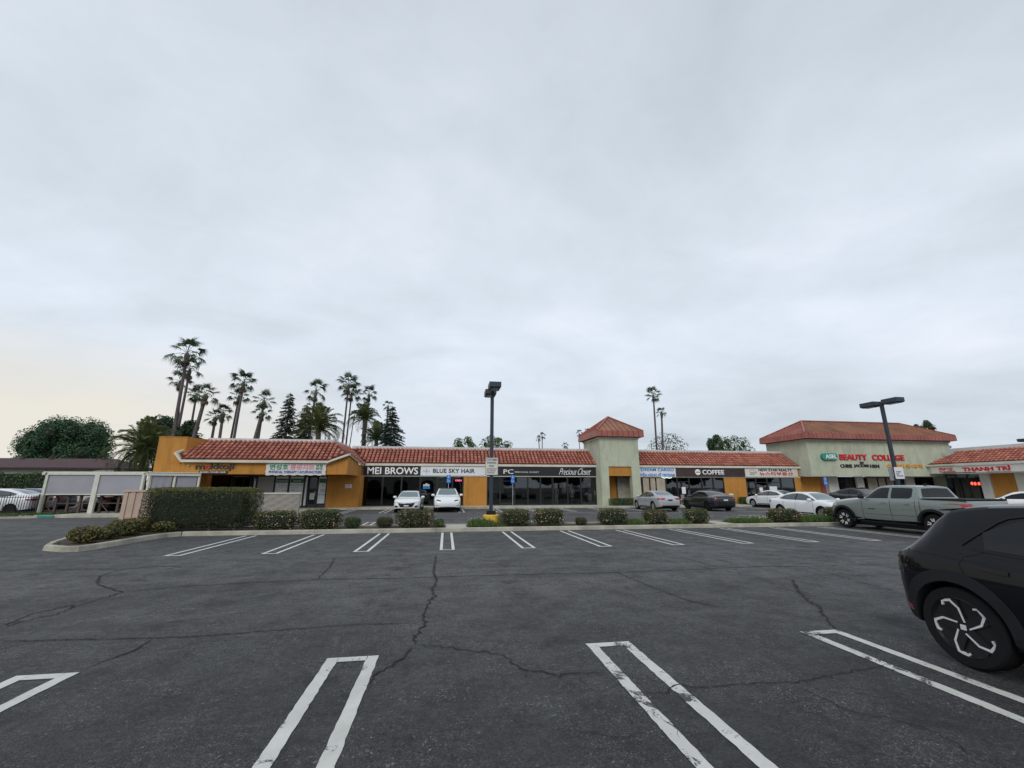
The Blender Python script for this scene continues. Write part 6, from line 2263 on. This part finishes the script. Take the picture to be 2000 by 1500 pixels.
# ------------------------------------------------------------------ lamp posts
def lamp_head(parent_loc, th, x0, x1, y0, y1, z0, z1):
    m = MB()
    m.box(x0, x1, y0, y1, z0 + .05, z1)
    m.add([(x0 + .06, y0 + .06, z0), (x1 - .06, y0 + .06, z0), (x1 - .06, y1 - .06, z0), (x0 + .06, y1 - .06, z0), (x0, y0, z0 + .05), (x1, y0, z0 + .05), (x1, y1, z0 + .05), (x0, y1, z0 + .05)],
          [(0, 3, 2, 1), (0, 1, 5, 4), (1, 2, 6, 5), (2, 3, 7, 6), (3, 0, 4, 7)])
    h = m.build('lamp_head', 'pole', th)
    MB().box(x0 + .10, x1 - .10, y0 + .10, y1 - .10, z0 - .012, z0 - .002).build('lens', 'lens', h)


LX, LY = 1.98, 19.15
lp = thing('lamp_post', 'dark square lamp post with twin box heads on a round yellow footing, centre', 'lamp post', (LX, LY, 0), group='parking lot lamp posts')
MB().box(LX - .075, LX + .075, LY - .075, LY + .075, .70, 6.22).build('pole', 'pole', lp)
MB().lathe([(.33, .08), (.345, .12), (.345, .52), (.31, .56)], (LX, LY, 0), 'z', 28).build('footing', 'yellow', lp, smooth=False)
MB().box(LX - .19, LX + .19, LY - .19, LY + .19, .56, .72).build('base_cover', 'plastic', lp)
MB().box(LX - .03, LX + .03, LY - .5, LY + .5, 6.02, 6.09).build('arm', 'pole', lp)
lamp_head(None, lp, LX - .24, LX + .28, LY - 1.15, LY - .35, 5.98, 6.25)
lamp_head(None, lp, LX - .28, LX + .24, LY + .35, LY + 1.15, 5.98, 6.25)
s = thing('parking_sign', 'white customer parking notice fixed on the central lamp post', 'sign', (LX, LY - .09, 2.24))
MB().box(LX - .285, LX + .285, LY - .115, LY - .09, 2.235, 3.0).build('panel', 'cream', s)
m = MB()
for a in ((LX - .28, LX + .28, 2.985, 2.995), (LX - .28, LX + .28, 2.24, 2.25), (LX - .28, LX - .27, 2.25, 2.985), (LX + .27, LX + .28, 2.25, 2.985)):
    m.box(a[0], a[1], LY - .12, LY - .1155, a[2], a[3])
m.build('border', 'lettk', s)
text('CUSTOMER', LX - .24, LX + .24, 2.86, 2.95, LY - .115, 'lettk', s, bold=.02, depth=.004)
text('PARKING', LX - .20, LX + .20, 2.73, 2.82, LY - .115, 'lettk', s, bold=.02, depth=.004)
text('ONLY', LX - .12, LX + .12, 2.59, 2.68, LY - .115, 'lettk', s, bold=.02, depth=.004)
text('UNAUTHORIZED VEHICLES\nWILL BE TOWED AWAY\nAT OWNER EXPENSE', LX - .23, LX + .23, 2.31, 2.54, LY - .115, 'lettk', s, depth=.004)

RX, RY = 23.06, 19.15
lp = thing('lamp_post', 'dark lamp post with twin box heads rising behind the grey pickup', 'lamp post', (RX, RY, 0), group='parking lot lamp posts')
MB().box(RX - .068, RX + .068, RY - .068, RY + .068, .70, 6.2).build('pole', 'pole', lp)
MB().lathe([(.33, .08), (.345, .12), (.345, .52), (.31, .56)], (RX, RY, 0), 'z', 28).build('footing', 'yellow', lp)
MB().box(RX - .19, RX + .19, RY - .19, RY + .19, .56, .72).build('base_cover', 'plastic', lp)
MB().box(RX - .03, RX + .03, RY - .5, RY + .5, 6.0, 6.07).build('arm', 'pole', lp)
lamp_head(None, lp, RX - .26, RX + .26, RY - 1.0, RY - .22, 5.98, 6.25)
lamp_head(None, lp, RX - .26, RX + .26, RY + .22, RY + 1.0, 5.98, 6.25)
s = thing('parking_sign', 'white notice strapped to the lamp post behind the pickup', 'sign', (RX, RY - .1, 2.15))
MB().box(RX - .18, RX + .34, RY - .12, RY - .095, 2.13, 2.72).build('panel', 'white', s)
text('NO OVERNIGHT\nPARKING\nVIOLATORS TOWED', RX - .12, RX + .28, 2.24, 2.52, RY - .12, 'lettk', s, depth=.004)
MB().box(RX - .40, RX - .19, RY - .02, RY + .02, 2.05, 2.75).build('back_panel', 'steel', s)
x3, z3 = at(2001, 861, 34)
lp = thing('lamp_post', 'lamp head cut off by the right edge above the right shop row', 'lamp post', (x3 + .8, 34, 0), group='parking lot lamp posts')
MB().box(x3 + .75, x3 + .9, 33.92, 34.08, 0, z3 + .1).build('pole', 'pole', lp)
lamp_head(None, lp, x3 - .45, x3 + .6, 33.7, 34.3, z3 - .1, z3 + .2)


# ------------------------------------------------------------------ blue accessible parking signs
def hsign(label, x, y, z0, z1, lean=0.0):
    t_ = thing('accessible_parking_sign', label, 'sign', (x, y, .14), group='blue accessible parking signs')
    MB().bar((x, y, .14), (x + lean, y, z1 - .05), .05, .05).build('post', 'steel', t_)
    zm = (z0 + z1) / 2 + .02
    xx = x + lean
    for a, b in ((zm + .01, z1), (z0, zm - .01)):
        MB().box(xx - .155, xx + .155, y - .05, y - .03, a, b).build('panel', 'bluesign', t_)
    m = MB()
    yy = y - .056
    cz = zm + .13
    m.lathe([(.022, 0), (.022, .004)], (xx - .01, yy, cz + .14), 'y', 10)
    m.bar((xx - .01, yy, cz + .11), (xx - .01, yy, cz + .02), .028, .006, (0, 1, 0))
    m.bar((xx - .01, yy, cz + .02), (xx + .05, yy, cz + .015), .02, .006, (0, 1, 0))
    m.bar((xx + .05, yy, cz + .015), (xx + .08, yy, cz - .05), .02, .006, (0, 1, 0))
    for k in range(9):
        a0, a1 = R(120 + k * 25), R(145 + k * 25)
        m.bar((xx + .065 * math.cos(a0), yy, cz - .01 + .065 * math.sin(a0)), (xx + .065 * math.cos(a1), yy, cz - .01 + .065 * math.sin(a1)), .016, .006, (0, 1, 0))
    m.build('wheelchair_symbol', 'lettw', t_)
    text('VAN\nACCESSIBLE', xx - .12, xx + .12, z0 + .12, z0 + .30, y - .052, 'lettw', t_, depth=.004)


hsign('blue accessible parking sign above the white crossover', .20, 35.7, 2.02, 2.66)
hsign('blue accessible parking sign by the boutique door', 5.48, 35.7, 2.0, 2.66)
x, z = at(1607, 931, 30.0)
hsign('blue accessible parking sign leaning before the sage hall', x + .25, 30.0, 1.83, 2.44, -.12)

# ------------------------------------------------------------------ left side: canopy, rails, fence, cabinet, wall, house
cp = thing('patio_canopy', 'white framed patio canopy with grey roller screens in front of the orange wall', 'canopy', (-21, 31, 0))
P = [(-24.72, 31.2), (-21.65, 30.8), (-18.95, 30.6)]
for (x, y), w in zip(P, (.14, .26, .13)):
    MB().box(x - w / 2, x + w / 2, y - .08, y + .08, .1, 2.46).build('post', 'canopy', cp)
for x, y in ((-18.7, 30.75), (-17.65, 31.5), (-16.55, 32.2), (-25.0, 36.2), (-21.65, 36.2), (-18.95, 36.2)):
    MB().box(x - .06, x + .06, y - .06, y + .06, .1, 2.44).build('post', 'canopy', cp)
for a, b, z in ((P[0], P[1], 2.53), (P[1], P[2], 2.53), ((-18.9, 30.62), (-16.5, 32.2), 2.5), ((-25.0, 31.2), (-25.0, 36.2), 2.53)):
    MB().bar((a[0], a[1], z), (b[0], b[1], z), .16, .15).build('beam', 'canopy', cp)
m = MB()
m.slab([(-25.1, 31.3), (-18.9, 30.72), (-16.5, 32.3), (-16.5, 32.7), (-19.9, 32.7), (-19.9, 36.3), (-25.1, 36.3)], 2.61, 2.66)
m.build('roof', 'canopy', cp)


def scr(a, b, z0, z1, ya=.0):
    d = Vector((b[0] - a[0], b[1] - a[1]))
    k = 14
    m = MB()
    n = Vector((-d.y, d.x)).normalized()
    r = random.Random(int(a[0] * 10))
    V_ = []
    for i in range(k + 1):
        for j in range(7):
            o = ya * math.sin(i * 1.3 + j * .5) * (j / 6)
            p = Vector(a) + d * i / k + n * o
            V_.append((p.x, p.y, z1 + (z0 - z1) * j / 6))
    m.add(V_, [(i * 7 + j, i * 7 + j + 1, (i + 1) * 7 + j + 1, (i + 1) * 7 + j) for i in range(k) for j in range(6)])
    m.build('roller_screen', 'screen', cp, smooth=True)
    MB().bar((a[0], a[1], z0 - .03), (b[0], b[1], z0 - .03), .06, .06).build('screen_bar', 'canopy', cp)


scr((-24.62, 31.19), (-21.8, 30.82), 1.30, 2.45)
scr((-21.5, 30.79), (-19.05, 30.61), 1.28, 2.45)
scr((-18.6, 30.83), (-17.75, 31.4), 1.1, 2.42, .035)
scr((-17.55, 31.57), (-16.65, 32.12), 1.1, 2.42, .01)
# timber rails under the screens
for lb, a, b in (('dark timber railing under the left canopy screen', (-24.8, 31.5), (-21.9, 31.15)), ('dark timber railing under the right canopy screen', (-21.4, 31.1), (-17.3, 30.95))):
    t_ = thing('railing', lb, 'railing', (a[0], a[1], .1))
    A, B = Vector((*a, 0)), Vector((*b, 0))
    n = 5
    for i in range(n):
        p = A.lerp(B, i / (n - 1))
        MB().box(p.x - .06, p.x + .06, p.y - .06, p.y + .06, .1, 1.22).build('post', 'wood', t_)
    for z in (.72, 1.2):
        MB().bar((A.x, A.y, z), (B.x, B.y, z), .07, .06).build('rail', 'wood', t_)
    MB().bar((A.x + .1, A.y - .07, .7), (A.x + .6, A.y - .07, .15), .06, .05).bar((A.x + 1.6, A.y - .07, .15), (A.x + 2.1, A.y - .07, .7), .06, .05).build('brace', 'wood', t_)
# iron fence
fe = thing('fence', 'black iron picket fence in front of the white suv', 'fence', (-30, 30.0, .1))
A, B = Vector((-38, 29.8, 0)), Vector((-24.75, 31.0, 0))
L = (B - A).length
n = int(L / .13)
pm = MB().box(-.011, .011, -.011, .011, .15, 1.22).mesh('picket', 'iron')
for i in range(n + 1):
    p = A.lerp(B, i / n)
    o = bpy.data.objects.new('picket', pm)
    COL.objects.link(o)
    o.parent = fe
    o.location = (p.x + 30, p.y - 30.0, -.1)
for z in (.25, 1.1):
    MB().bar((A.x, A.y, z), (B.x, B.y, z), .03, .035).build('rail', 'iron', fe)
for k in range(6):
    p = A.lerp(B, k / 5)
    MB().box(p.x - .03, p.x + .03, p.y - .03, p.y + .03, .1, 1.27).build('post', 'iron', fe)
# corrugated cabinet
ub = thing('utility_cabinet', 'tan corrugated metal enclosure at the left end of the tall hedge', 'cabinet', (-12.6, 21, 0))
xx0, xx1, yf = -13.62, -11.6, 21.0
w = (xx1 - xx0) / 7
for i in range(7):
    a = xx0 + i * w
    m = MB()
    m.prism([(a, .05), (a, 1.52), (a + .001, 1.52), (a + .001, .05)][:0] or [(a, .05), (a + w * .55, .05), (a + w * .55, 1.52), (a, 1.52)], yf - .035, yf + .03)
    m.box(a + w * .555, a + w * .995, yf + .0, yf + .03, .05, 1.52)
    m.build('corrugated_panel', 'tan', ub)
MB().box(xx0 - .05, xx1 + .05, yf - .07, yf + .1, 1.522, 1.60).build('top_rail', 'tan', ub)
MB().box(xx0 - .02, xx0 + .06, yf + .031, yf + 1.6, .05, 1.52).build('side_panel', 'tan', ub)
MB().box(xx1 - .06, xx1 + .02, yf + .031, yf + 1.6, .05, 1.52).build('side_panel', 'tan', ub)
MB().box(xx0 - .06, xx0 - .022, yf - .04, yf + .02, .75, .83).build('latch', 'iron', ub)
# block wall
bw = thing('block_wall', 'grey brown block wall with pale cap between the hedge and the clinic windows', 'wall', (-10.4, 29, 0))
rg = random.Random(4)
bme = [MB().box(0, .775, 0, .2, 0, .193).mesh('block', 'stone')]
for j in range(6):
    for i in range(-1, 5):
        x = -11.9 + i * .78 + (.39 if j % 2 else 0)
        wd = .775
        if x < -11.9:
            if j % 2 == 0:
                continue
            x, wd = -11.9, .385
        if x + wd > -9.0:
            wd = -9.0 - x
        if wd < .1:
            continue
        o = bpy.data.objects.new('block', bme[0])
        COL.objects.link(o)
        o.parent = bw
        o.scale = (wd / .775, 1, 1)
        o.location = (x + 10.4, rg.uniform(-.004, .004), .1 + j * .2)
MB().box(-11.89, -9.01, 29.02, 29.17, .1, 1.29).build('mortar', 'walk', bw)
MB().box(-11.95, -8.96, 28.96, 29.24, 1.30, 1.37).build('cap', 'trim', bw)
# low house beyond
hs = thing('house', 'long low house with maroon shingle roof under the dome tree', 'house', (-47, 60, 0))
m = MB()
m.box(-75, -40.5, 59.5, 66, 0, 3.85)
m.build('wall', 'palewall', hs)
m = MB()
m.add([(-76, 58.6, 3.95), (-39.8, 58.6, 3.95), (-42.5, 62.8, 5.22), (-76, 62.8, 5.22), (-76, 67, 3.95), (-39.8, 67, 3.95),
       (-76, 58.6, 3.8), (-39.8, 58.6, 3.8), (-39.8, 67, 3.8), (-76, 67, 3.8)],
      [(0, 1, 2, 3), (3, 2, 5, 4), (1, 5, 2), (0, 6, 7, 1), (1, 7, 8, 5), (6, 9, 8, 7)])
rf = m.build('roof', 'shingle', hs)
for x in (-64, -57.5, -52.8, -49.7, -43.8):
    MB().box(x, x + .3, 62.2, 62.5, 5.0, 5.42).build('chimney', 'shingle', rf)
m = MB()
m.poly((-44.6, 58.9, 2.9), (-39.9, 58.9, 2.9), (-39.9, 58.9, 3.78), (-41.0, 58.9, 3.78))
m.build('gable_panel', 'palewall', hs)
for x in (-73, -66, -60):
    f = MB().box(x, x + 2.4, 59.42, 59.48, 1.2, 2.9).build('window', 'frame', hs)

# ------------------------------------------------------------------ coffee shop terrace
def chair(label, x, y, rz):
    t_ = thing('patio_chair', label, 'chair', (x, y, .14), rz, group='white patio chairs at the coffee shop', local=True)
    MB().box(-.2, .2, -.2, .2, .43, .455).build('seat', 'canopy', t_)
    m = MB()
    m.tube([(-.2, .2, .45), (-.2, .25, .88), (.2, .25, .88), (.2, .2, .45)], .012, 6)
    for k in range(5):
        m.bar((-.14 + k * .07, .21, .47), (-.14 + k * .07, .25, .87), .012, .012)
    m.build('backrest', 'canopy', t_)
    for q in (-1, 1):
        for p in (-1, 1):
            MB().bar((q * .18, p * .18, .43), (q * .2, p * .21, 0), .022, .022).build('leg', 'canopy', t_)


t_ = thing('patio_table', 'small round white patio table between the white chairs', 'table', (20.35, 36.9, .14))
MB().lathe([(.36, .72), (.36, .74)], (20.35, 36.9, .14), 'z', 20).build('tabletop', 'canopy', t_)
for k in range(3):
    a = 2.09 * k + .5
    MB().bar((20.35, 36.9, .86), (20.35 + .28 * math.cos(a), 36.9 + .28 * math.sin(a), .15), .025, .025).build('leg', 'canopy', t_)
chair('white patio chair left of the round table', 19.7, 36.8, UP)
chair('white patio chair right of the round table', 21.0, 36.9, -UP)
chair('white patio chair behind the round table near the glass', 20.5, 37.45, 0)
t_ = thing('notice_board', 'slim menu stand by the coffee shop door', 'notice stand', (21.6, 37.2, .14))
MB().bar((21.6, 37.2, .14), (21.6, 37.2, 1.4), .04, .04).build('post', 'steel', t_)
MB().box(21.42, 21.78, 37.15, 37.18, 1.1, 1.7).build('board', 'white', t_)
t_ = thing('street_bin', 'pale waste bin by the orange pier beside the charcoal car', 'bin', (25.9, 36.6, .14))
MB().lathe([(.2, 0), (.23, .05), (.23, .8), (.2, .86)], (25.9, 36.6, .14), 'z', 14).build('body', 'stone', t_)
MB().lathe([(.24, .86), (.24, .9), (.1, .98)], (25.9, 36.6, .14), 'z', 14).build('lid', 'trim', t_)
